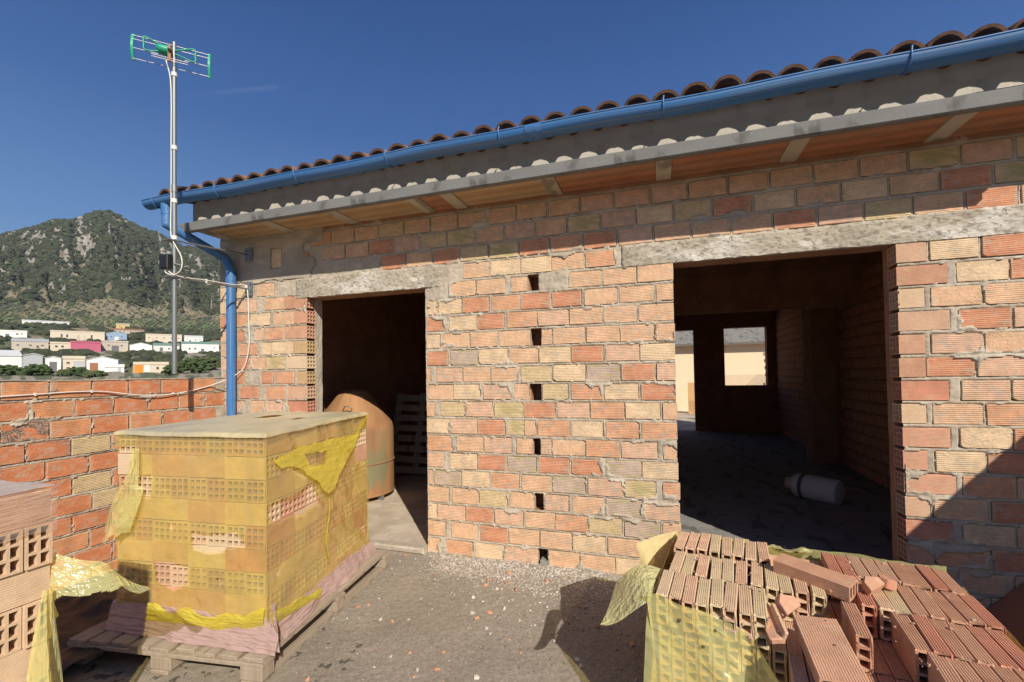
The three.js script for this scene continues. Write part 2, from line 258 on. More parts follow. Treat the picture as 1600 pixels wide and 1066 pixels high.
function mortarSheet(bricks, dom, cell, o = {}) {
  const [x0, x1, y0, y1] = dom, nu = Math.round((x1 - x0) / cell), nv = Math.round((y1 - y0) / cell), rows = new Map(), seed = o.seed ?? 0;
  const rp = o.pitch ?? PITCH;
  for (const b of bricks) { const k = Math.floor(((b[2] + b[3]) / 2) / rp); if (!rows.has(k)) rows.set(k, []); rows.get(k).push(b); }
  const cov = new Uint8Array((nu + 1) * (nv + 1)), dep = new Float32Array((nu + 1) * (nv + 1));
  for (let j = 0; j <= nv; j++) for (let i = 0; i <= nu; i++) {
    const x = mix(x0, x1, i / nu), y = mix(y0, y1, j / nv), id = j * (nu + 1) + i;
    let ins = -1; const k = Math.floor(y / rp);
    for (let q = k - 1; q <= k + 1; q++) for (const b of rows.get(q) ?? []) { const d = Math.min(x - b[0], b[1] - x, y - b[2], b[3] - y); if (d > ins) ins = d; }
    const n = fbm(x * 26, y * 26, seed + 1, 3), f = fbm(x * 90, y * 90, seed + 2, 2), big = fbm(x * 4.2, y * 5.2, seed + 3, 4) + (o.extra ? o.extra(x, y) : 0);
    const smear = Math.max(0, (big - 0.655) * 0.22) + Math.max(0, (n - 0.60) * 0.022);
    if (ins > 0) { if (ins < smear) dep[id] = 0.0035 + 0.006 * (f - 0.35) + 0.006 * Math.min(1, (smear - ins) / 0.02) * n; else { dep[id] = -0.02; cov[id] = 1; } }
    else dep[id] = -0.0058 + 0.012 * (n - 0.5) + 0.007 * (f - 0.5) + 0.02 * clamp(big - 0.56, 0, 0.4);
  }
  const hole = o.hole ?? (() => false);
  const g = gridGeo(nu, nv, (u, v) => { const i = Math.round(u * nu), j = Math.round(v * nv); return [mix(x0, x1, u), mix(y0, y1, v), dep[j * (nu + 1) + i]]; },
    (u, v) => { const i = Math.floor(u * nu), j = Math.floor(v * nv), a = j * (nu + 1) + i; if (cov[a] && cov[a + 1] && cov[a + nu + 1] && cov[a + nu + 2]) return false; return !hole(mix(x0, x1, u), mix(y0, y1, v)); });
  const p = g.attributes.position, uv = g.attributes.uv; for (let i = 0; i < p.count; i++) uv.setXY(i, p.getX(i), p.getY(i));
  return g;
}
function layBrick(parent, x0, x1, y0, y1, mats, R, zj = 0.005) {
  const m = mesh('brick', brickGeos[Math.floor(R() * brickGeos.length)], mats[Math.floor(R() * mats.length)], parent);
  const flip = R() < 0.5; m.scale.set((x1 - x0) / 0.24, (y1 - y0) / 0.116, 1);
  m.position.set((x0 + x1) / 2, (y0 + y1) / 2, (R() - 0.5) * zj); m.rotation.set((R() - 0.5) * 0.02, (R() - 0.5) * 0.012, (R() - 0.5) * 0.014 + (flip ? Math.PI : 0)); return m;
}

const PIER_ROWS = {
  0: [[0.354,0.578,'o'], [0.597,0.840,'y'], [0.848,1.088,'y'], [1.091,1.333,'o'], [1.347,1.562,'d']],
  1: [[0.223,0.460,'o'], [0.473,0.714,'o'], [0.764,0.898,'o'], [1.218,1.462,'o'], [1.473,1.706,'o'], [1.715,1.958,'o']],
  2: [[0.033,0.123,'y'], [0.130,0.336,'y'], [0.350,0.573,'r'], [0.599,0.832,'d'], [0.843,1.071,'r'], [1.087,1.311,'r'], [1.333,1.572,'o'], [1.586,1.826,'o'], [1.842,1.956,'o']],
  3: [[0.021,0.192,'r'], [0.227,0.465,'y'], [0.477,0.703,'r'], [0.725,0.967,'d'], [0.977,1.212,'p'], [1.220,1.462,'o'], [1.475,1.706,'o'], [1.719,1.955,'o']],
  4: [[0.019,0.139,'y'], [0.164,0.401,'o'], [0.411,0.644,'o'], [0.657,0.908,'o'], [1.003,1.082,'o'], [1.091,1.331,'o'], [1.344,1.580,'o'], [1.587,1.820,'o'], [1.835,1.960,'o']],
  5: [[0.024,0.212,'r'], [0.236,0.470,'v'], [0.483,0.723,'y'], [0.742,0.971,'o'], [0.981,1.220,'y'], [1.229,1.464,'r'], [1.480,1.715,'p'], [1.722,1.957,'y']],
  6: [[0.015,0.045,'o'], [0.101,0.333,'p'], [0.346,0.577,'o'], [0.589,0.822,'o'], [0.839,1.074,'g'], [1.086,1.327,'y'], [1.341,1.576,'v'], [1.589,1.819,'r'], [1.834,1.959,'p']],
  7: [[0.020,0.252,'o'], [0.259,0.485,'y'], [0.517,0.743,'p'], [0.774,0.892,'o'], [1.001,1.195,'g'], [1.221,1.453,'d'], [1.466,1.704,'y'], [1.724,1.956,'r']],
  8: [[0.014,0.084,'o'], [0.136,0.350,'g'], [0.367,0.597,'p'], [0.608,0.841,'g'], [0.852,1.092,'r'], [1.111,1.354,'p'], [1.362,1.603,'d'], [1.612,1.847,'y'], [1.868,1.964,'o']],
  9: [[0.012,0.214,'y'], [0.225,0.457,'p'], [0.463,0.693,'r'], [0.716,0.851,'g'], [0.856,0.944,'o'], [0.959,1.204,'d'], [1.219,1.454,'y'], [1.471,1.701,'d'], [1.723,1.959,'d']],
  10: [[0.016,0.241,'d'], [0.280,0.506,'o'], [0.519,0.744,'p'], [0.789,0.916,'o'], [0.982,1.062,'p'], [1.070,1.315,'o'], [1.324,1.563,'d'], [1.577,1.824,'p'], [1.867,1.956,'o']],
  11: [[0.014,0.159,'p'], [0.217,0.452,'y'], [0.462,0.697,'r'], [0.711,0.939,'v'], [0.961,1.197,'r'], [1.213,1.451,'r'], [1.465,1.711,'v'], [1.720,1.960,'y']],
  12: [[0.024,0.057,'o'], [0.076,0.313,'v'], [0.323,0.557,'y'], [0.571,0.801,'d'], [0.823,1.059,'o'], [1.069,1.312,'v'], [1.333,1.583,'p'], [1.597,1.807,'g'], [1.855,1.969,'d']],
  13: [[0.010,0.199,'o'], [0.235,0.461,'o'], [0.471,0.699,'g'], [0.726,0.921,'o'], [1.004,1.183,'p'], [1.217,1.445,'o'], [1.462,1.711,'v'], [1.722,1.964,'p']],
  14: [[0.012,0.094,'y'], [0.102,0.343,'p'], [0.354,0.589,'r'], [0.599,0.828,'p'], [0.844,1.082,'o'], [0.997,1.080,'o'], [1.088,1.327,'d'], [1.336,1.568,'g'], [1.588,1.833,'v'], [1.849,1.969,'o']],
  15: [[0.010,0.165,'o'], [0.220,0.450,'o'], [0.471,0.705,'r'], [0.714,0.954,'o'], [0.964,1.202,'o'], [1.212,1.451,'y'], [1.468,1.710,'o'], [1.721,1.957,'o']],
  16: [[0.008,0.112,'o'], [0.175,0.403,'d'], [0.427,0.665,'y'], [0.679,0.941,'p'], [1.027,1.259,'o'], [1.265,1.517,'o'], [1.522,1.745,'y'], [1.756,1.959,'o']],
};
const RIGHT_ROWS = {
  1: [[3.242,3.389,'o'], [3.406,3.636,'y'], [3.654,3.869,'r']],
  2: [[3.242,3.486,'o'], [3.530,3.769,'y'], [3.778,3.984,'r']],
  3: [[3.248,3.375,'y'], [3.403,3.641,'o'], [3.656,3.877,'o']],
  4: [[3.246,3.489,'o'], [3.533,3.774,'r'], [3.784,3.998,'p']],
  5: [[3.244,3.367,'o'], [3.399,3.639,'p'], [3.649,3.871,'o']],
  6: [[3.238,3.363,'p'], [3.370,3.600,'r'], [3.611,3.837,'p']],
  7: [[3.244,3.476,'d'], [3.535,3.754,'p'], [3.764,3.972,'p']],
  8: [[3.240,3.361,'y'], [3.394,3.629,'o'], [3.644,3.858,'d']],
  9: [[3.240,3.473,'v'], [3.519,3.752,'y'], [3.764,3.968,'r']],
  10: [[3.241,3.357,'r'], [3.399,3.631,'y'], [3.643,3.857,'r']],
  11: [[3.246,3.490,'d'], [3.524,3.763,'d'], [3.771,3.981,'o']],
  12: [[3.244,3.362,'o'], [3.384,3.634,'o'], [3.655,3.871,'r']],
  13: [[3.240,3.465,'r'], [3.517,3.750,'y'], [3.762,3.972,'o']],
  14: [[3.240,3.375,'o'], [3.384,3.634,'d'], [3.646,3.870,'r']],
  15: [[3.236,3.473,'o'], [3.490,3.733,'p'], [3.745,3.963,'r']],
  16: [[3.234,3.359,'o'], [3.371,3.625,'r'], [3.637,3.861,'o']],
};
const LEFT_ROWS = {
  0: [[-2.268,-1.953,'y'], [-1.801,-1.594,'o']],
  1: [[-2.268,-2.047,'y'], [-2.037,-1.812,'p'], [-1.707,-1.475,'o'], [-1.470,-1.229,'o']],
  2: [[-2.269,-2.110,'r'], [-2.058,-1.894,'d'], [-1.874,-1.645,'y'], [-1.600,-1.366,'o'], [-1.357,-1.231,'d']],
  3: [[-2.259,-2.132,'o'], [-2.038,-1.945,'r'], [-1.834,-1.720,'p'], [-1.708,-1.491,'d'], [-1.472,-1.228,'o']],
  4: [[-2.259,-2.112,'o'], [-2.028,-1.795,'d'], [-1.745,-1.637,'y'], [-1.627,-1.378,'y'], [-1.369,-1.229,'r']],
  5: [[-2.249,-2.091,'o'], [-2.060,-1.896,'r'], [-1.866,-1.706,'o'], [-1.687,-1.464,'g'], [-1.440,-1.221,'g']],
  6: [[-2.239,-2.113,'d'], [-2.061,-1.958,'r'], [-1.747,-1.609,'r'], [-1.590,-1.362,'d'], [-1.324,-1.223,'d']],
  7: [[-2.261,-2.093,'o'], [-2.020,-1.787,'r'], [-1.698,-1.466,'d'], [-1.438,-1.224,'o']],
  8: [[-2.230,-2.104,'p'], [-2.073,-1.970,'p'], [-1.878,-1.719,'o'], [-1.689,-1.477,'p'], [-1.439,-1.221,'d']],
  9: [[-2.262,-2.094,'o'], [-2.063,-2.011,'r'], [-1.819,-1.603,'r'], [-1.574,-1.365,'d'], [-1.318,-1.217,'r']],
  10: [[-2.263,-2.022,'o'], [-1.992,-1.770,'p'], [-1.740,-1.517,'d'], [-1.489,-1.218,'o']],
  11: [[-2.263,-2.137,'d'], [-2.106,-1.871,'o'], [-1.841,-1.614,'y'], [-1.585,-1.367,'o'], [-1.339,-1.220,'r']],
  12: [[-2.264,-2.024,'o'], [-1.993,-1.772,'r'], [-1.742,-1.519,'o'], [-1.491,-1.221,'p']],
  13: [[-2.264,-2.138,'o'], [-2.107,-1.872,'o'], [-1.842,-1.616,'r'], [-1.587,-1.369,'o'], [-1.342,-1.222,'o']],
  14: [[-2.265,-2.025,'r'], [-1.995,-1.774,'o'], [-1.744,-1.521,'d'], [-1.493,-1.223,'y']],
  15: [[-2.266,-2.140,'o'], [-2.108,-1.874,'p'], [-1.844,-1.618,'o'], [-1.589,-1.372,'r'], [-1.344,-1.224,'o']],
  16: [[-2.266,-2.027,'o'], [-1.996,-1.775,'o'], [-1.746,-1.523,'r'], [-1.495,-1.226,'o']],
};

const house = thing('brick_house', 'unfinished brick house with two open doorways under a tiled roof', 'house');
const DOOR = [-1.215, 0.010, 2.197], GATE = [1.958, 3.245, 2.226], HX0 = -2.262, HX1 = 4.6, WT = 0.2, TOP = 2.835;
const SLOTS = [[1, 0.905, 0.990], [4, 0.915, 1.000], [7, 0.905, 0.998], [10, 0.922, 0.977], [13, 0.927, 0.997], [16, 0.945, 1.021]];
{
  const R = rng(42), all = [], hollow = [];
  const rowY = (k) => { const c = (17 - k - 0.5) * PITCH; return [c - BH / 2, c + BH / 2]; };
  const jy = () => (R() - 0.5) * 0.006;
  const addRows = (rows, endHollow) => { for (const [k, list] of Object.entries(rows)) { const [a, b] = rowY(+k); list.forEach(([x0, x1, t], i) => {
    const e = endHollow === 'last' ? i === list.length - 1 && +k > 0 : endHollow === 'first' ? i === 0 : false;
    (e ? hollow : all).push([x0, x1, a + jy(), b + jy(), t, e ? endHollow : 0]); }); } };
  addRows(LEFT_ROWS, 'last'); addRows(PIER_ROWS); addRows(RIGHT_ROWS, 'first');
  for (const [k, xj, from, to] of [[-1, 1.832, -0.62, 4.5], [-2, 1.4675, -1.05, 4.5], [-3, 1.567, -1.3, 4.5]]) {   // the three courses under the eave
    const [a, b] = rowY(k); let x = xj; while (x - 0.25 > from) x -= 0.25;
    const tn = 'oprorodpgorpyo';
    for (let i = 0; x < to; x += 0.25, i++) all.push([x + 0.006 + R() * 0.004, x + 0.244 - R() * 0.004, a + jy(), b + jy(), tn[Math.floor(R() * tn.length)], 0]);
  }
  all.push([3.72, 3.955, 2.245, 2.36, 'y', 0], [3.965, 4.2, 2.245, 2.36, 'o', 0], [-1.62, -1.50, 2.50, 2.68, 'y', 0], [-1.25, -1.19, 2.52, 2.62, 'r', 0]);
  for (let k = 0; k < 17; k++) { const [a, b] = rowY(k); for (let x = RIGHT_ROWS[k] ? RIGHT_ROWS[k].at(-1)[1] + 0.012 : 4.21; x < HX1 - 0.06; x += 0.252) all.push([x, Math.min(HX1 - 0.01, x + 0.24), a, b, 'odrp'[Math.floor(R() * 4)], 0]); }
  const slotHole = (x, y, m = 0) => SLOTS.some(([k, a, b]) => { const [c, d] = rowY(k); return x > a - m && x < b + m && y > c - 0.004 - m && y < d + 0.008 + m; });
  const openHole = (x, y) => (x > DOOR[0] && x < DOOR[1] && y < DOOR[2]) || (x > GATE[0] && x < GATE[1] && y < GATE[2]);
  const plasterZone = (x, y) => (y > 2.36 && x < -1.2 + 0.35 * (fbm(x * 3, y * 3, 5, 3) - 0.5)) || (y > 2.21 && y < 2.40 && x > -1.5 && x < 0.33) || (x > 1.6 && y > 2.22 && y < 2.375);
  const sheet = mortarSheet([...all, ...hollow], [HX0, HX1, -0.05, TOP], 0.0085, { seed: 3, hole: (x, y) => openHole(x, y) || slotHole(x, y),
    extra: (x, y) => (y > 2.74 ? 0.06 : 0) + (x < -1.75 && x > -2.02 && y > 0.9 && y < 2.3 ? 0.08 : 0) + (x < 0.3 && x > 0.02 && y > 2.02 && y < 2.36 ? 0.22 : 0) + (x > 0.99 && x < 1.22 && y > 2.11 && y < 2.24 ? 0.25 : 0) + (y < 0.1 ? 0.03 : 0) + (x > 3.2 && x < 3.65 ? 0.035 : 0) });
  const wall = mesh('facade_wall', sheet, mortarMat, house);
  // bricks: those in the photograph are parts, the few beyond its edge or behind the stacks are joined
  const far = [], dummy = new THREE.Group();
  for (const [x0, x1, y0, y1, t] of all) {
    const outside = x0 > 3.95 || (x0 > 2.0 && y1 < 0.36) || (x1 < -1.25 && y1 < 0.78);
    const b = layBrick(outside ? dummy : wall, x0, x1, y0, y1, brickMats[t], R);
    if (outside) { b.updateMatrix(); far.push(b.geometry.clone().applyMatrix4(b.matrix)); }
  }
  if (far.length) { const f = mesh('hidden_brickwork', merge(far), brickMats.o[1], wall); f.userData.kind = 'stuff'; }
  const hb = {}; for (const [x0, x1, y0, y1, t, e] of hollow) {
    const L = x1 - x0 + (e === 'last' ? Math.max(0, DOOR[0] - x1 + 0.004) : Math.max(0, x0 - GATE[1] + 0.004)), key = L.toFixed(2);
    hb[key] ??= hollowBrick(0.114, 0.115, +key, 3, 3, 0.0008, 0.009);
    const m = mesh('brick', hb[key], (t === 'y' || t === 'g' ? clayCream : t === 'o' || t === 'p' ? clayRed : clayPink)[Math.floor(R() * 3)], wall);
    m.rotation.y = Math.PI / 2; m.position.set(e === 'last' ? x1 - L / 2 + (L - x1 + x0) : x0 + L / 2 - (L - x1 + x0), (y0 + y1) / 2, -0.0575 + (R() - 0.5) * 0.004);
  }
  // wall body behind the bricks
  const c = [], z1 = -0.052, z0 = -WT;
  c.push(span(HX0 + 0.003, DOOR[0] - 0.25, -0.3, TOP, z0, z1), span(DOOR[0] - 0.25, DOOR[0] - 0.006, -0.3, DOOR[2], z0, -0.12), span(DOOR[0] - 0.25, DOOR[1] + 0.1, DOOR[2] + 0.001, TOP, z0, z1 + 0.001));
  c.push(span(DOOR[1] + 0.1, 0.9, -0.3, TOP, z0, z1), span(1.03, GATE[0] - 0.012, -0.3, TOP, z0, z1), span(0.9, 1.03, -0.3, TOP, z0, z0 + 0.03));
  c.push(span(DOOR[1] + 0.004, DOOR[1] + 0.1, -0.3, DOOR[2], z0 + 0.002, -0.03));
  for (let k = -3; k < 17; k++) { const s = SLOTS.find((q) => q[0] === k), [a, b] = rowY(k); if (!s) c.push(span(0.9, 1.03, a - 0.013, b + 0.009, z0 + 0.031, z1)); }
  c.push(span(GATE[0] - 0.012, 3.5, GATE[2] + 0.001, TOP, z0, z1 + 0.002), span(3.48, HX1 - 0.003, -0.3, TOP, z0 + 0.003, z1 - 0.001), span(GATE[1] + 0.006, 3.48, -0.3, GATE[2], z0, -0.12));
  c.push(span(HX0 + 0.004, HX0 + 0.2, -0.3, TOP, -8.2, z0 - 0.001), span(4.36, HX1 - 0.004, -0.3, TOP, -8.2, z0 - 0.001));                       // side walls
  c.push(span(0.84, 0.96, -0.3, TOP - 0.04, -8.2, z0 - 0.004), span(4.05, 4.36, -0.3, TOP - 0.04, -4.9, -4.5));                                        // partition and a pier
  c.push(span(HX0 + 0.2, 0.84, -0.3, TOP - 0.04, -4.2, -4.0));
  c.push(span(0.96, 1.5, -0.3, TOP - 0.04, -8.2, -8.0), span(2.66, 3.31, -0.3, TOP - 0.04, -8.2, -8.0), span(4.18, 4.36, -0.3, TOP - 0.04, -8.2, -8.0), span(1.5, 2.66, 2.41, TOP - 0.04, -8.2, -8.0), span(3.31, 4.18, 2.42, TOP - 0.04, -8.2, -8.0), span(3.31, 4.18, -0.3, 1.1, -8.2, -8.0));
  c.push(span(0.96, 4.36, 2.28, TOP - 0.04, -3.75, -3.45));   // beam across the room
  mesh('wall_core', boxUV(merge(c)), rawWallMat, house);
  mesh('floor', boxUV(span(HX0 + 0.2, 0.84, -0.3, 0.055, -4.0, -0.004)), paleFloorMat, house); mesh('floor', boxUV(span(0.96, 4.36, -0.3, 0.05, -8.0, -0.004)), earthMat, house);
  mesh('threshold', boxUV(bevelBox(1.2, 0.05, 0.09, 0.012).translate(-0.6, 0.032, 0.02)), mortarMat, house);
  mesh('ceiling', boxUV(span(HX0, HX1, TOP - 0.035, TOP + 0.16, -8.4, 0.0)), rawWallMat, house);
  // bricks on the back wall of the left room and on the right wall of the other one, all in the dark
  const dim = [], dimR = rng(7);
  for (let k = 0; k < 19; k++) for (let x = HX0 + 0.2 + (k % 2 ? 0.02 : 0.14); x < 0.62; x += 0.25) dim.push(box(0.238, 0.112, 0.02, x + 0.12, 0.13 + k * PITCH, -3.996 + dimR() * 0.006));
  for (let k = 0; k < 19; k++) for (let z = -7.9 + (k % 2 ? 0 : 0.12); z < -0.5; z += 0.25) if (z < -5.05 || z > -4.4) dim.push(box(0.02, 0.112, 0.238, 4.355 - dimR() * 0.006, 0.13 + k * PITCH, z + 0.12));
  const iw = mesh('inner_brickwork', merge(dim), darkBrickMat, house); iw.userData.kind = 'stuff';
  // lintels: rough concrete, proud of the brick face
  const lintel = (x0, x1, y0, y1, s) => {
    const g = gridGeo(Math.round((x1 - x0) / 0.009), Math.round((y1 - y0) / 0.009), (u, v) => {
      const x = mix(x0, x1, u), y = mix(y0, y1, v), edge = Math.min(u * (x1 - x0), (1 - u) * (x1 - x0), (1 - v) * (y1 - y0));
      const wob = (fbm(x * 7, y * 3, s, 3) - 0.5);
      return [x + (u === 0 || u === 1 ? 0.05 * wob : 0), y + (v === 1 ? 0.05 * wob : v === 0 ? 0.01 * (fbm(x * 20, 1, s + 2, 3) - 0.5) : 0), -0.012 * sstep(0.02, 0, edge) + 0.004 + 0.010 * (fbm(x * 14, y * 20, s + 3, 4) - 0.5) + 0.007 * (fbm(x * 70, y * 70, s + 4, 2) - 0.5)];
    });
    const p = g.attributes.position; for (let i = 0; i < p.count; i++) g.attributes.uv.setXY(i, p.getX(i) * 0.7, p.getY(i) * 1.4);
    const under = boxUV(span(x0 + 0.04, x1 - 0.04, y0 + 0.004, y0 + 0.05, -WT + 0.01, -0.001), 0.7);
    return mesh('lintel', merge([g, under]), lintelMat, house);
  };
  lintel(-1.34, 0.16, DOOR[2], 2.385, 300); lintel(1.60, 3.36, GATE[2], 2.385, 320); lintel(3.30, 3.95, 2.225, 2.40, 340);
  // smoothed render patch at the top left corner
  const pg = gridGeo(90, 46, (u, v) => { const x = mix(-2.263, -1.02, u), y = mix(2.33, TOP - 0.005, v); return [x, y, 0.004 + 0.007 * (fbm(x * 8, y * 8, 360, 4) - 0.5)]; },
    (u, v) => { const x = mix(-2.263, -1.02, u), y = mix(2.33, TOP, v), e = -1.22 + 0.34 * (fbm(x * 4, y * 5, 361, 3) - 0.5); const lo = 2.375 + 0.08 * (fbm(x * 5, 3, 362, 3) - 0.5); return x < e + (y > 2.7 ? 0.1 : 0) && y > lo && !(x > -1.63 && x < -1.49 && y > 2.49 && y < 2.69); });
  const pp = pg.attributes.position; for (let i = 0; i < pp.count; i++) pg.attributes.uv.setXY(i, pp.getX(i), pp.getY(i));
  mesh('render_patch', pg, plasterMat, house);
  // left return of the corner
  mesh('corner_return', boxUV(span(HX0 - 0.004, HX0 + 0.001, -0.3, TOP, -1.0, -0.003)), plasterMat, house);
  // jamb plaster of the left doorway
  const jg = gridGeo(16, 180, (u, v) => { const z = mix(-0.10, -0.2, u), y = mix(0.0, DOOR[2], v); return [DOOR[0] + 0.001 + 0.012 * (fbm(z * 30, y * 9, 371, 3) - 0.4), y, z]; });
  const jp = jg.attributes.position; for (let i = 0; i < jp.count; i++) jg.attributes.uv.setXY(i, jp.getZ(i), jp.getY(i));
  mesh('jamb', jg, mortarMat, house);
}
// eave: joists and clay boards below, concrete band in front, mortar bed set back above it, barrel tiles on top
const EAVE_Z = 0.42, EX0 = -2.24, EX1 = 3.98, BED_Z = 0.30;
{
  const R = rng(11), js = [-2.10, -1.37, -0.68, 0.08, 0.36, 1.138, 1.907, 2.67, 3.44, 3.93];
  mesh('eave_band', boxUV(bevelBox(EX1 - EX0, 0.082, 0.05, 0.006).translate((EX0 + EX1) / 2, 2.829, EAVE_Z - 0.025)), bandMat, house);
  for (const x of js) mesh('joist', boxUV(bevelBox(0.10, 0.04, EAVE_Z - 0.052, 0.004).translate(x, 2.835, (EAVE_Z - 0.05) / 2)), joistMat, house);
  for (let i = 0; i < js.length - 1; i++) {
    const a = js[i] + 0.052, b = js[i + 1] - 0.052; if (b - a < 0.03) continue;
    const yellow = i < 3 || i === 4, n = yellow ? 3 : 2, d = (EAVE_Z - 0.056) / n;
    for (let k = 0; k < n; k++) mesh('soffit_board', boxUV(bevelBox(b - a, 0.03, d - 0.004, 0.003).translate((a + b) / 2, 2.838 + R() * 0.003, 0.002 + d * (k + 0.5))), soffitMats[yellow ? (k % 2 ? 1 : 3) : (i + k) % 2 ? 0 : 2], house);
  }
  mesh('eave_slab', boxUV(merge([span(EX0 + 0.004, EX1 - 0.004, 2.857, 2.861, -0.02, EAVE_Z - 0.006), span(EX1 + 0.001, HX1, TOP + 0.03, 2.95, -0.02, 0.2)])), bandMat, house);
  const bed = gridGeo(700, 26, (u, v) => { const x = mix(EX0 + 0.01, HX1, u), y = mix(2.866, 3.12, v); return [x, y, BED_Z + 0.004 * (fbm(x * 9, y * 16, 401, 4) - 0.5)]; });
  const bp = bed.attributes.position; for (let i = 0; i < bp.count; i++) bed.attributes.uv.setXY(i, bp.getX(i), bp.getY(i));
  mesh('mortar_bed', merge([bed, boxUV(span(EX0 + 0.01, HX1, 2.876, 3.09, -0.05, BED_Z - 0.012))]), bedMat, house);
  const roof = mesh('roof', boxUV((() => { const g = span(EX0 - 0.02, HX1, -0.06, 0, -6.2, 0); g.rotateX(0.30); g.translate(0, 3.095, 0.275); return g; })()), tileMats[1], house);
  const arch = (r0, r1, th, L, a0, a1, seed) => {   // tapering half-barrel tile along z
    const Rr = rng(seed), n = 12, m = 6, P = (t, s, out) => { const r = mix(r0, r1, s) + (out ? th : 0), a = mix(a0, a1, t); return [Math.cos(a) * r, Math.sin(a) * r * 0.95, -s * L]; };
    const w = (p, t, s) => { const k = 0.004 * (fbm(t * 6, s * 8, seed, 3) - 0.5), e = s === 0 ? 0.014 * (fbm(t * 9, 1, seed + 2, 3) - 0.5) : 0; return [p[0] * (1 + k * 6), p[1] * (1 + k * 6), p[2] + e]; };
    const gs = [gridGeo(n, m, (u, v) => w(P(u, v, true), u, v)), gridGeo(n, m, (u, v) => w(P(1 - u, v, false), 1 - u, v)), gridGeo(n, 1, (u, v) => w(P(u, 0, v > 0.5), u, 0)), gridGeo(1, m, (u, v) => w(P(0, v, u > 0.5), 0, v)), gridGeo(1, m, (u, v) => w(P(1, v, u < 0.5), 1, v))];
    return merge(gs);
  };
  const cover = [1, 2, 3, 4].map((s) => arch(0.071, 0.062, 0.017, 0.42, 0.03, Math.PI - 0.03, 410 + s)), chan = [1, 2].map((s) => arch(0.034, 0.05, 0.010, 0.42, Math.PI + 0.35, 2 * Math.PI - 0.35, 420 + s));
  for (let i = 0; ; i++) {
    const x = -2.30 + i * 0.1688; if (x > HX1) break;
    for (let k = 0; k < 2; k++) {
      const c = mesh('cover_tile', cover[Math.floor(R() * 4)], tileMats[Math.floor(R() * 3)], roof);
      c.position.set(x + (R() - 0.5) * 0.012, 3.078 + k * 0.112 + (R() - 0.5) * 0.012, 0.485 - k * 0.35 + (R() - 0.5) * 0.02); c.rotation.set(0.30 + (R() - 0.5) * 0.02, (R() - 0.5) * 0.05, (R() - 0.5) * 0.04);
    }
    const c = mesh('channel_tile', chan[i % 2], tileMats[Math.floor(R() * 3)], roof); c.position.set(x + 0.0844, 3.105, 0.40 + (R() - 0.5) * 0.01); c.rotation.x = 0.30;
  }
}
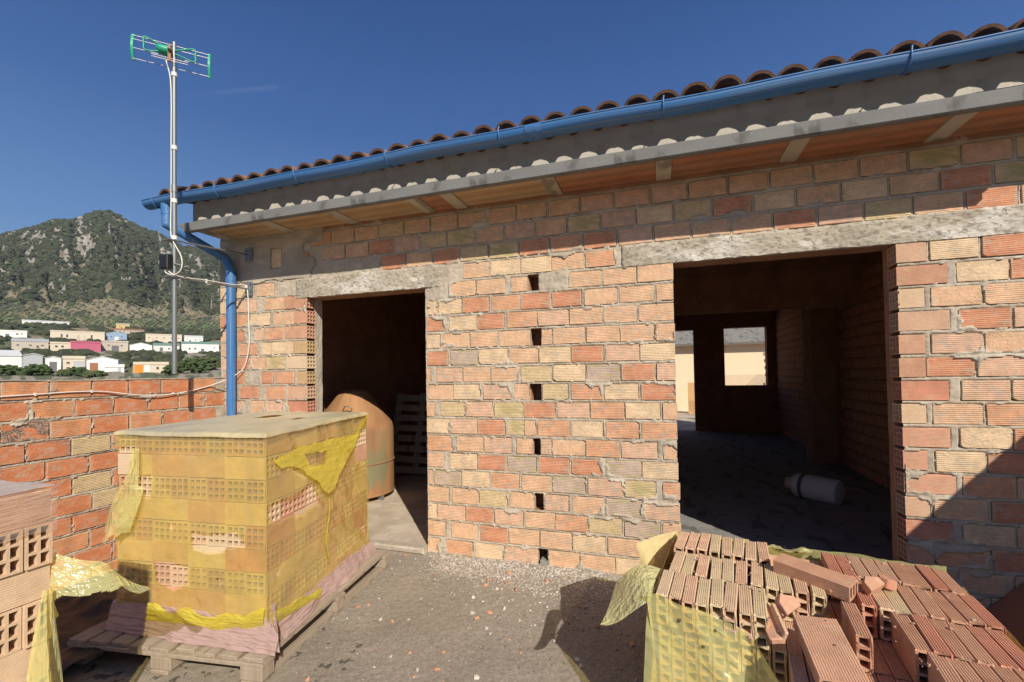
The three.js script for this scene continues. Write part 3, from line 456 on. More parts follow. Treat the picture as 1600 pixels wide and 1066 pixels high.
// rain gutter with its clips, and the downpipe
{
  const GZ = 0.512, GY = 3.058, r = 0.060, gut = thing('rain_gutter', 'long blue half round gutter hung along the tiled eave', 'gutter');
  const half = (x0, x1, rr, th) => {
    const n = 18, f = (u, v, o) => { const a = Math.PI + u * Math.PI, q = rr + (o ? th : 0); const x = mix(x0, x1, v), sag = 0.006 * Math.sin(x * 2.1) + 0.004 * Math.sin(x * 5.3) ; return [x, GY + sag + Math.sin(a) * q, GZ + Math.cos(a) * q]; };
    const m = Math.max(1, Math.round((x1 - x0) / 0.08));
    return merge([gridGeo(n, m, (u, v) => f(1 - u, v, true)), gridGeo(n, m, (u, v) => f(u, v, false)), gridGeo(n, 1, (u, v) => f(u, 0, v > 0.5)), gridGeo(n, 1, (u, v) => f(u, 1, v < 0.5)), gridGeo(1, m, (u, v) => f(0, v, u > 0.5)), gridGeo(1, m, (u, v) => f(1, v, u < 0.5))]);
  };
  mesh('trough', half(-2.49, 4.55, r, 0.003), bluePaint, gut);
  const lip = (s) => { const pts = []; for (let i = 0; i <= 40; i++) { const x = mix(-2.48, 4.54, i / 40); pts.push([x, GY + 0.006 * Math.sin(x * 2.1) + 0.004 * Math.sin(x * 5.3), GZ + s * (r + 0.002)]); } return tube(pts, 0.0055, 120, 7); };
  mesh('rim', lip(1), bluePaint, gut);
  const cap = new THREE.Shape(); cap.absarc(0, 0, r + 0.001, Math.PI, 2 * Math.PI); cap.closePath();
  const cg = new THREE.ExtrudeGeometry(cap, { depth: 0.006, bevelEnabled: false, curveSegments: 16 }); cg.rotateY(Math.PI / 2); cg.translate(4.55, GY, GZ); mesh('end_cap', cg, bluePaint, gut);
  for (const x of [-2.36, -1.62, -0.80, 0.02, 0.88, 1.905, 3.09, 3.9]) {
    const y = GY + 0.006 * Math.sin(x * 2.1) + 0.004 * Math.sin(x * 5.3), pts = []; for (let i = 0; i <= 14; i++) { const a = Math.PI * 0.98 + Math.PI * 1.04 * i / 14; pts.push([x, y + Math.sin(a) * (r + 0.007), GZ + Math.cos(a) * (r + 0.007)]); }
    const g = merge([tube(pts, 0.005, 30, 6), rod([x, y + 0.004, GZ + r + 0.006], [x + 0.004, y + 0.03, GZ + r + 0.002], 0.005), rod([x, y + 0.004, GZ + r + 0.006], [x, y + 0.01, GZ - r - 0.09], 0.003)]);
    mesh('clip', g, bluePaint, gut);
  }
  mesh('coupling', half(1.06, 1.17, r + 0.004, 0.003), bluePaint, gut);
  const dp = thing('downpipe', 'blue downpipe bending from the gutter end down the house corner', 'pipe');
  const A = [-2.265, 3.03, 0.508], B = [-2.265, 2.84, 0.508], C = [-2.10, 2.62, 0.075], D = [-2.055, 2.50, 0.06], E = [-2.055, 0.02, 0.06];
  mesh('outlet', new THREE.CylinderGeometry(0.047, 0.043, 0.10, 20).translate(A[0], 2.975, A[2]), bluePaint, dp);
  mesh('upper_run', merge([rod(A, B, 0.040, 20), new THREE.SphereGeometry(0.0405, 18, 12).translate(...B), rod(B, C, 0.040, 20), new THREE.SphereGeometry(0.0405, 18, 12).translate(...C), rod(C, D, 0.040, 20), new THREE.SphereGeometry(0.0405, 18, 12).translate(...D), rod(D, [D[0], 2.36, D[2]], 0.040, 20)]), bluePaint, dp);
  mesh('lower_run', rod([D[0], 2.44, D[2]], E, 0.040, 20), bluePaint, dp);
  mesh('sleeve', merge([new THREE.CylinderGeometry(0.046, 0.046, 0.11, 20, 1).translate(D[0], 2.40, D[2])]), bluePaint, dp);
  const ring = new THREE.TorusGeometry(0.044, 0.005, 8, 22); ring.rotateX(Math.PI / 2); mesh('pipe_clamp', merge([ring.clone().translate(D[0], 1.05, D[2]), rod([D[0], 1.05, 0.016], [D[0], 1.05, -0.02], 0.005)]), galvMat, dp);
}
// ---------------------------------------------------------------- terrace floor
{
  const S = 4.2, map = dataTex(2048, 2048, (u, v) => {
    const x = -1.6 + u * S, z = v * S;   // texture laid from x = -1.6, z = 0
    const n = fbm(u * 10, v * 10, 601, 5), f = vnoise(u * 420, v * 420, 603), f2 = vnoise(u * 900, v * 900, 605), w = fbm(u * 4, v * 4, 607, 4);
    let c = mix3([0.215, 0.182, 0.145], [0.335, 0.29, 0.235], n).map((q) => q * (0.66 + 0.4 * f + 0.3 * f2));
    c = mix3(c, [0.33, 0.275, 0.20], sstep(0.5, 0.68, w) * 0.45);
    const dust = sstep(0.62, 0.10, z + 0.5 * (fbm(x * 3, z * 5, 609, 4) - 0.5)) * sstep(-0.1, 0.25, x) * sstep(1.75, 1.3, x);       // lime crumbs swept against the pier
    if (vnoise(u * 520, v * 520, 611) > 1.02 - 0.42 * dust - 0.06) c = mix3(c, [0.62, 0.58, 0.52], 0.8);
    const moss = fbm(u * 95, v * 95, 613, 3), mz = fbm(u * 3, v * 3, 615, 3) + sstep(1.0, 0.2, x) * 0.12 * sstep(0.5, 1.1, z);
    if (mz > 0.5) c = mix3(c, [0.042, 0.038, 0.030], sstep(0.69, 0.73, moss) * 0.75);
    return c;
  });
  map.wrapS = map.wrapT = THREE.RepeatWrapping;
  const bump = dataTex(1024, 1024, (u, v) => { const k = 0.55 * fbm(u * 120, v * 120, 621, 3, 120) + 0.45 * fbm(u * 14, v * 14, 623, 4, 14); return [k, k, k]; }, false);
  const mat = std({ map, bumpMap: bump, bumpScale: 0.009, roughness: 0.95 });
  const g = gridGeo(240, 190, (u, v) => { const x = mix(-2.35, 4.75, u), z = mix(-0.002, 6.2, v), y = 0.010 * (fbm(x * 2, z * 2, 631, 4) - 0.5) + 0.006 * (fbm(x * 9, z * 9, 633, 3) - 0.5) + 0.018 * sstep(0.10, 0, z) * (0.4 + fbm(x * 12, z, 635, 3)); return [x, y, z]; });
  const p = g.attributes.position; for (let i = 0; i < p.count; i++) g.attributes.uv.setXY(i, (p.getX(i) + 1.6) / S, p.getZ(i) / S);
  const idx = g.index.array; for (let i = 0; i < idx.length; i += 3) { const t = idx[i]; idx[i] = idx[i + 1]; idx[i + 1] = t; } g.computeVertexNormals();
  structure('terrace_floor', g, mat);
  structure('terrace_slab', boxUV(merge([span(-2.35, 4.75, -0.4, -0.03, 0.0, 6.2), span(-2.4, 4.75, -9, -0.41, -8.6, 6.2)])), plasterMat);
  // back terrace behind the house
  structure('back_terrace', boxUV(span(-2.4, 9, -0.4, 0.0, -17, -8.2)), plasterMat);
  // loose grit, lime crumbs and brick crumbs
  const crumb = (name, label, n, seed, mat2, place, s0, s1) => {
    const geo = new THREE.IcosahedronGeometry(1, 0), q = geo.attributes.position, R = rng(seed); const key = new Map();
    for (let i = 0; i < q.count; i++) { const k = [q.getX(i), q.getY(i), q.getZ(i)].map((v) => v.toFixed(3)).join(); if (!key.has(k)) key.set(k, 0.65 + R() * 0.6); const s = key.get(k); q.setXYZ(i, q.getX(i) * s, q.getY(i) * s * 0.6, q.getZ(i) * s); }
    geo.computeVertexNormals();
    const im = new THREE.InstancedMesh(geo, mat2, n), M = new THREE.Matrix4(), Q = new THREE.Quaternion(), c = new THREE.Color();
    for (let i = 0; i < n; i++) { const [x, z] = place(R), s = s0 + (s1 - s0) * Math.pow(R(), 3); Q.setFromEuler(new THREE.Euler(R() * 0.6, R() * 6.28, R() * 0.6)); M.compose(new THREE.Vector3(x, s * 0.3, z), Q, new THREE.Vector3(s, s, s * (0.6 + R() * 0.6))); im.setMatrixAt(i, M); const v = 0.7 + R() * 0.45; im.setColorAt(i, c.setRGB(v, v, v)); }
    im.name = name; im.castShadow = im.receiveShadow = true; scene.add(im); im.userData.kind = 'stuff'; tag(im, label, 'debris');
  };
  const near = (R) => [mix(-0.3, 1.9, R()), Math.pow(R(), 1.6) * 1.9 + 0.02];
  crumb('lime_crumbs', 'white lime crumbs scattered along the foot of the brick pier', 900, 71, std({ color: [0.62, 0.59, 0.53], roughness: 0.95 }), (R) => [mix(0.0, 1.7, Math.sqrt(R())), Math.pow(R(), 2.6) * 0.75 + 0.015], 0.002, 0.009);
  crumb('gravel', 'grey brown grit lying over the terrace floor', 6500, 73, std({ color: [0.27, 0.23, 0.18], roughness: 0.95 }), (R) => [mix(-2.1, 3.2, R()), R() * 2.6 + 0.02], 0.0016, 0.009);
  crumb('pale_stones', 'small pale stones and chips strewn on the terrace', 130, 75, std({ color: [0.58, 0.53, 0.45], roughness: 0.95 }), near, 0.005, 0.018);
  crumb('brick_crumbs', 'orange brick crumbs strewn on the terrace floor', 90, 77, std({ color: [0.56, 0.29, 0.16], roughness: 0.95 }), near, 0.004, 0.020);
}
// ---------------------------------------------------------------- parapet on the left
{
  const R = rng(91), par = thing('parapet_wall', 'low weathered red brick parapet on the left with white cable', 'wall'), PX = -2.2, rp = 0.1395, bricks = [], n = 11;
  const wall0 = new THREE.Group();
  for (let k = 0; k < n; k++) { const y = 1.478 - (k + 0.5) * rp, off = (k % 2 ? 0.125 : 0) + (R() - 0.5) * 0.03; for (let z = 0.09 - off + (k % 2 ? 0 : 0.02); z < 3.6; z += 0.2475) { const a = Math.max(0.02, z + 0.005), b = z + 0.2475 - 0.007; if (b - a > 0.05) bricks.push([-b, -a, y - 0.058 + (R() - 0.5) * 0.004, y + 0.058 + (R() - 0.5) * 0.004]); } }
  const sheet = mortarSheet(bricks, [-3.6, -0.003, -0.05, 1.478], 0.0085, { seed: 23, pitch: rp, extra: (x, y) => (y > 1.2 ? -0.03 : -0.06) });
  const wall = mesh('masonry', sheet, mortarMat, par);
  for (const [a, b, c, d] of bricks) {
    const old = d > 1.0 ? R() : R() * 0.6, t = R();
    layBrick(wall, a, b, c, d, t < 0.12 ? [brickMats.y[0], brickMats.g[0], brickMats.p[1]] : old > 0.62 ? [brickMats.k[3], brickMats.l[1], brickMats.k[1]] : [brickMats.k[0], brickMats.k[1], brickMats.k[2], brickMats.l[0], brickMats.k[0]], R, 0.006);
  }
  const cap = gridGeo(400, 8, (u, v) => { const x = mix(-3.6, -0.003, u), z = mix(0.004, -0.13, v); return [x, 1.476 + 0.010 * (fbm(x * 9, z * 12, 93, 4) - 0.35) + 0.008 * (vnoise(x * 4, 1, 95) - 0.5) - (v === 0 ? 0.006 : 0), z]; });
  mesh('top_mortar', cap, mortarMat, par); const cp = cap.attributes.position; for (let i = 0; i < cp.count; i++) cap.attributes.uv.setXY(i, cp.getX(i), cp.getZ(i));
  mesh('masonry_core', boxUV(span(-3.6, -0.003, -0.4, 1.468, -0.13, -0.03)), mortarMat, par);
  par.rotation.y = Math.PI / 2; par.position.set(PX, 0, 0);
}
// boundary wall beyond the right edge of the view, whose top edge throws the slanting shade on the facade
{
  const R = rng(95), w = thing('boundary_wall', 'tall brick boundary wall closing the right end of the terrace', 'wall'), bricks = [], H = 1.97;
  for (let k = 0; k < 14; k++) for (let x = 0.02 + (k % 2) * 0.125; x < 3.0; x += 0.25) bricks.push([x, x + 0.24, k * 0.1395 + 0.012, k * 0.1395 + 0.127]);
  const m = mesh('masonry', boxUV(span(0.003, 3.2, -0.3, H, -0.16, -0.012)), mortarMat, w), gs = [];
  const d = new THREE.Group(); for (const [a, b, c, e] of bricks) { const q = layBrick(d, a, b, c, e, brickMats.o, R); q.updateMatrix(); gs.push(q.geometry.clone().applyMatrix4(q.matrix)); }
  const f = mesh('brickwork', merge(gs), brickMats.d[0], w); f.userData.kind = 'stuff';
  w.rotation.y = -Math.PI / 2; w.position.set(4.61, 0, 0.0);
}
// ---------------------------------------------------------------- antenna mast, brackets, cable
{
  const X = -1.9, Z = 0.70, mast = thing('antenna_mast', 'tall galvanised antenna mast held off the wall by two brackets', 'mast');
  mesh('pole', merge([new THREE.CylinderGeometry(0.0175, 0.0175, 1.52, 18).translate(X, 2.27, Z), new THREE.CylinderGeometry(0.0155, 0.0155, 1.26, 18).translate(X, 3.62, Z)]), galvMat, mast);
  mesh('sleeve', new THREE.CylinderGeometry(0.021, 0.021, 0.06, 18).translate(X, 3.03, Z), galvMat, mast);
  for (const [y, yw] of [[2.60, 2.655], [2.30, 2.325]]) {
    const b = mesh('bracket', merge([rod([X + 0.005, yw, 0.006], [X, y, Z + 0.05], 0.008, 8), box(0.075, 0.012, 0.06, X - 0.015, y, Z + 0.02)]), galvMat, mast);
    const s = new THREE.Shape(); s.moveTo(-0.045, -0.065); s.lineTo(0.045, -0.065); s.lineTo(0.045, 0.065); s.lineTo(-0.045, 0.065); s.closePath();
    for (const [hx, hy] of [[-0.022, -0.035], [0.022, -0.035], [-0.022, 0.035], [0.022, 0.035]]) { const h = new THREE.Path(); h.absellipse(hx, hy, 0.007, 0.014, 0, 6.283); s.holes.push(h); }
    mesh('wall_plate', new THREE.ExtrudeGeometry(s, { depth: 0.004, bevelEnabled: false, curveSegments: 8 }).translate(X + 0.015, yw, 0.012), galvMat, b);
    const ub = []; for (let i = 0; i <= 12; i++) { const a = -Math.PI / 2 + Math.PI * i / 12; ub.push([X - 0.0 + Math.cos(a) * -0.021, y, Z + Math.sin(a) * 0.021]); }
    mesh('clamp', merge([tube([[X + 0.05, y, Z + 0.021], ...ub.reverse(), [X + 0.05, y, Z - 0.021]], 0.004, 40, 6), rod([X - 0.06, y, Z + 0.05], [X + 0.03, y, Z + 0.05], 0.004)]), galvMat, b);
  }
  for (const y of [3.98, 3.37, 2.93, 2.625]) mesh('tape', new THREE.CylinderGeometry(0.021, 0.021, 0.032, 16).translate(X, y, Z), whitePlastic, mast);
  const amp = thing('antenna_amplifier', 'small black amplifier box clamped to the antenna mast', 'amplifier');
  mesh('case', bevelBox(0.095, 0.115, 0.05, 0.006).translate(X - 0.03, 2.42, Z + 0.045), blackPlastic, amp); mesh('bolt', rod([X + 0.02, 2.41, Z + 0.02], [X + 0.09, 2.385, Z - 0.03], 0.005), galvMat, amp);

  // grid antenna: rods between two green end plates, green X dipoles in the middle
  const ant = thing('grid_antenna', 'green and silver grid television antenna on top of the mast', 'antenna'), top = 4.16;
  ant.position.set(X - 0.022, top, Z + 0.01); ant.scale.y = 0.88; ant.rotation.y = 0.80; ant.rotation.z = 0.0;
  const W = 0.258, plate = (s) => { const sh = new THREE.Shape(); sh.moveTo(0, 0.12); sh.quadraticCurveTo(-0.028, 0.06, -0.034, 0.0); sh.quadraticCurveTo(-0.028, -0.06, 0, -0.12); sh.lineTo(0.010, -0.118); sh.quadraticCurveTo(-0.012, -0.05, -0.014, 0); sh.quadraticCurveTo(-0.012, 0.05, 0.010, 0.118); sh.closePath(); const g = new THREE.ExtrudeGeometry(sh, { depth: 0.016, bevelEnabled: true, bevelThickness: 0.002, bevelSize: 0.002, bevelSegments: 1 }); g.rotateY(Math.PI / 2); g.translate(s * W - 0.008, 0, -0.05); return g; };
  mesh('end_plate', plate(-1), greenPlastic, ant); mesh('end_plate', plate(1), greenPlastic, ant);
  for (const [y, z] of [[0.108, -0.044], [0.062, -0.028], [-0.022, -0.024], [-0.108, -0.044]]) mesh('reflector_rod', rod([-W, y, z], [W, y, z], 0.0032, 8), aluMat, ant);
  for (const s of [-1, 1]) mesh('dipole', merge([tube([[s * 0.03, 0.012, 0.03], [s * 0.075, 0.03, 0.035], [s * 0.165, 0.062, 0.04], [s * 0.17, 0.0, 0.04], [s * 0.165, -0.055, 0.04], [s * 0.075, -0.035, 0.035], [s * 0.03, -0.02, 0.03]], 0.007, 60, 7)]), greenPlastic, ant);
  const hub = new THREE.LatheGeometry([[0, -0.05], [0.034, -0.05], [0.042, -0.03], [0.042, 0.02], [0.028, 0.045], [0, 0.05]].map((p) => new THREE.Vector2(...p)), 16); hub.rotateZ(Math.PI / 2); hub.translate(-0.045, -0.005, 0.025); mesh('hub', hub, greenPlastic, ant);
  mesh('boom', merge([box(0.022, 0.03, 0.12, 0, -0.005, 0.03), box(0.022, 0.09, 0.02, -0.002, -0.07, 0.05)]), std({ color: [0.30, 0.17, 0.10], roughness: 0.7 }), ant);
  for (const y of [-0.085, -0.105]) mesh('director_rod', rod([-0.12, y, 0.05], [0.12, y, 0.05], 0.003, 8), aluMat, ant);
  mesh('mast_clamp', merge([box(0.05, 0.05, 0.02, 0.0, 0.0, 0.0), rod([-0.03, 0.012, -0.03], [-0.03, 0.012, 0.03], 0.004), rod([0.03, 0.012, -0.03], [0.03, 0.012, 0.03], 0.004)]), galvMat, ant);

  const cab = thing('white_cable', 'white coaxial cable running from antenna along mast, wall and parapet', 'cable');
  mesh('mast_run', tube([[X - 0.05, top + 0.03, Z + 0.03], [X - 0.045, top - 0.06, Z + 0.035], [X - 0.018, 3.95, Z + 0.02], [X - 0.019, 3.4, Z + 0.012], [X - 0.020, 2.95, Z + 0.012], [X - 0.019, 2.64, Z + 0.012], [X + 0.02, 2.58, Z + 0.02], [X + 0.095, 2.45, Z + 0.01], [X + 0.09, 2.36, Z + 0.01], [X + 0.03, 2.315, Z + 0.02], [X - 0.035, 2.335, Z + 0.045], [X - 0.04, 2.37, Z + 0.045]], 0.0045, 160, 7), cableMat, cab);
  mesh('wall_run', tube([[X - 0.03, 2.37, Z + 0.045], [X + 0.02, 2.318, Z + 0.025], [X + 0.03, 2.322, 0.45], [X + 0.01, 2.335, 0.2], [X + 0.0, 2.345, 0.03], [X + 0.008, 2.30, 0.022], [X + 0.022, 2.0, 0.02], [X + 0.02, 1.75, 0.02], [X - 0.04, 1.56, 0.03], [X - 0.16, 1.47, 0.07], [-2.187, 1.40, 0.17]], 0.0045, 160, 7), cableMat, cab);
  mesh('parapet_run', tube([[-2.187, 1.40, 0.17], [-2.185, 1.362, 0.35], [-2.178, 1.334, 0.6], [-2.172, 1.345, 0.8], [-2.188, 1.382, 1.02], [-2.191, 1.389, 1.2], [-2.191, 1.382, 1.4], [-2.190, 1.372, 1.7], [-2.190, 1.36, 2.4], [-2.19, 1.37, 3.4]], 0.0045, 200, 7), cableMat, cab);
  for (const p of [[-2.192, 1.388, 1.1], [-2.192, 1.382, 1.42]]) mesh('clip', box(0.012, 0.02, 0.010, ...p), whitePlastic, cab);
  mesh('tie', box(0.018, 0.03, 0.014, X + 0.002, 2.345, 0.03), whitePlastic, cab); mesh('tie', box(0.012, 0.035, 0.01, X + 0.03, 2.315, 0.45), whitePlastic, cab);
}
// ---------------------------------------------------------------- things inside the doorways and behind the house
{
  const rust = std({ map: dataTex(512, 512, (u, v) => { const n = fbm(u * 8, v * 8, 701, 5), s = fbm(u * 40, v * 6, 703, 3), g = sstep(0.5, 0.62, fbm(u * 9, v * 9, 705, 4)) * sstep(0.55, 0.42, v) * sstep(0.15, 0.22, v); let c = mix3([0.36, 0.165, 0.075], [0.50, 0.28, 0.13], n).map((q) => q * (0.75 + 0.4 * s)); return mix3(c, [0.19, 0.23, 0.13], g * 0.75); }), bumpMap: gritBump, bumpScale: 0.002, roughness: 0.75, metalness: 0.1 });
  const t = thing('rusty_tank', 'rusty orange steel tank with conical top inside the left doorway', 'tank');
  t.position.set(-1.60, 0.055, -1.18);
  mesh('shell', new THREE.LatheGeometry([[0.0, 0.05], [0.44, 0.05], [0.452, 0.055], [0.452, 0.07], [0.446, 0.08], [0.446, 0.78], [0.43, 0.86], [0.36, 0.97], [0.17, 1.22], [0.16, 1.25], [0.0, 1.25]].map((p) => new THREE.Vector2(...p)), 48), rust, t);
  for (const a of [0.2, 1.9, 3.6, 5.2]) mesh('foot', box(0.06, 0.06, 0.03, Math.cos(a) * 0.42, 0.028, Math.sin(a) * 0.42), galvMat, t);
  mesh('handle', tube([[0.10, 1.02, 0.34], [0.16, 1.08, 0.36], [0.22, 1.06, 0.34], [0.2, 1.0, 0.33]], 0.006, 30, 6), galvMat, t);
  mesh('hoop', (() => { const g = new THREE.TorusGeometry(0.449, 0.006, 8, 60); g.rotateX(Math.PI / 2); g.translate(0, 0.42, 0); return g; })(), rust, t);
  const lean = thing('leaning_pallet', 'dim wooden pallet leaning on the back wall of the left room', 'pallet');
  for (let i = 0; i < 8; i++) mesh('slat', boxUV(bevelBox(0.8, 0.09, 0.02, 0.003).translate(0, 0.07 + i * 0.145, 0.06)), woodMats[i % 3], lean);
  for (const x of [-0.36, 0, 0.36]) mesh('runner', boxUV(bevelBox(0.09, 1.15, 0.09, 0.004).translate(x, 0.59, 0)), woodMats[1], lean);
  lean.position.set(-1.42, 0.06, -2.25); lean.rotation.set(-0.25, 0.12, 0);
  const can = thing('white_canister', 'dusty white canister lying on the dark floor of the right room', 'canister');
  mesh('body', (() => { const g = new THREE.LatheGeometry([[0, -0.2], [0.085, -0.2], [0.1, -0.185], [0.1, 0.1], [0.09, 0.13], [0.05, 0.16], [0.05, 0.2], [0, 0.2]].map((p) => new THREE.Vector2(...p)), 28); return g; })(), std({ color: [0.72, 0.70, 0.66], roughness: 0.6 }), can);
  mesh('band', new THREE.CylinderGeometry(0.103, 0.103, 0.03, 28, 1, true).translate(0, 0.06, 0), std({ color: [0.13, 0.12, 0.12], roughness: 0.6, side: THREE.DoubleSide }), can);
  can.scale.setScalar(1.3); can.position.set(3.40, 0.183, -2.3); can.rotation.set(0, -0.7, 0); can.children.forEach((c) => { c.rotation.set(0, 0, Math.PI / 2 - 0.02); });
  // neighbouring house seen through the back openings
  const cream = thing('cream_neighbour_house', 'sunlit cream house wall seen through the far openings', 'house');
  mesh('wall', boxUV(span(-1, 12, -0.3, 2.5, -14.4, -14.0)), std({ color: [0.86, 0.67, 0.46], bumpMap: gritBump, bumpScale: 0.002, roughness: 0.9 }), cream);
  const rg = span(-1.3, 12.3, -0.08, 0, -4, 0.35); rg.rotateX(0.35); rg.translate(0, 2.52, -14.0); mesh('roof', boxUV(rg), std({ map: concreteMap, color: [0.9, 0.85, 0.8], roughness: 0.95 }), cream);
  const mf = thing('wire_mesh_fence', 'low rusty wire mesh below the far window view', 'fence'), wires = [];
  for (let i = 0; i < 80; i++) for (const s of [-1, 1]) wires.push(rod([4.0 + i * 0.05, 0.55, -12.0], [4.0 + i * 0.05 + s * 0.75, 1.30, -12.0], 0.004, 4));
  mesh('mesh', merge(wires), std({ color: [0.25, 0.19, 0.14], roughness: 0.8 }), mf); for (const x of [3.3, 5.2, 7.1]) mesh('post', rod([x, 0, -12], [x, 1.33, -12], 0.02, 8), galvMat, mf);
  const bs = thing('far_brick_pile', 'small stack of red bricks beyond the far window', 'bricks'); const R = rng(9);
  for (let k = 0; k < 9; k++) for (let i = 0; i < 2; i++) mesh('brick', brickGeos[(k + i) % 12], brickMats.p[i], bs).position.set(4.52 + i * 0.25 + (k % 2) * 0.03 - k * 0.004, 1.10 + k * 0.0 + 0.06 + k * 0.085 - 0.0, -9.2);
  bs.children.forEach((b) => b.scale.set(1, 0.7, 2)); mesh('plinth', boxUV(span(4.35, 4.95, 0.0, 1.115, -9.32, -9.14)), mortarMat, bs);
  const bd = thing('leaning_board', 'orange board leaning outside the far doorway', 'board'); mesh('board', bevelBox(0.5, 1.05, 0.03, 0.004).translate(0, 0.525, 0), std({ color: [0.62, 0.36, 0.16], roughness: 0.8 }), bd); bd.position.set(3.05, 0.0, -12.9); bd.rotation.x = -0.1;
}
// ---------------------------------------------------------------- pallets and brick stacks
function inPoly(p, x, y) { let c = false; for (let i = 0, j = p.length - 1; i < p.length; j = i++) if ((p[i][1] > y) !== (p[j][1] > y) && x < (p[j][0] - p[i][0]) * (y - p[i][1]) / (p[j][1] - p[i][1]) + p[i][0]) c = !c; return c; }
const torn = (polys, x, y, s) => { const a = x + 0.030 * (fbm(x * 14, y * 14, s, 3) - 0.5), b = y + 0.030 * (fbm(x * 14, y * 14, s + 5, 3) - 0.5); return polys.some((p) => inPoly(p, a, b)); };
function uvMetres(g, f) { const p = g.attributes.position; for (let i = 0; i < p.count; i++) { const [u, v] = f(p.getX(i), p.getY(i), p.getZ(i)); g.attributes.uv.setXY(i, u, v); } return g; }
function makePallet(label, w, d, n, h) {   // deck slats run front to back; origin at the middle of the floor
  const o = thing('wooden_pallet', label, 'pallet', 'pallets under the brick stacks'), R = rng(Math.round(w * 977));
  for (let i = 0; i < n; i++) { const m = mesh('slat', boxUV(bevelBox(w / n - 0.026 + R() * 0.01, 0.02, d - R() * 0.03, 0.003)), woodMats[i % 3], o); m.position.set(-w / 2 + w / n * (i + 0.5), h - 0.01, (R() - 0.5) * 0.015); m.rotation.y = (R() - 0.5) * 0.02; }
  for (const z of [-1, 0, 1]) {
    mesh('bearer', boxUV(bevelBox(w, 0.02, 0.095, 0.003).translate(0, h - 0.031, z * (d / 2 - 0.05))), woodMats[z + 1], o);
    for (const x of [-1, 0, 1]) mesh('block', boxUV(bevelBox(0.12, h - 0.062, 0.09, 0.004).translate(x * (w / 2 - 0.065), (h - 0.062) / 2 + 0.02, z * (d / 2 - 0.05))), woodMats[(x + 4) % 3], o);
  }
  for (const x of [-1, 0, 1]) mesh('skid', boxUV(bevelBox(0.10, 0.019, d, 0.003).translate(x * (w / 2 - 0.065), 0.0105, 0)), woodMats[1], o);
  return o;
}
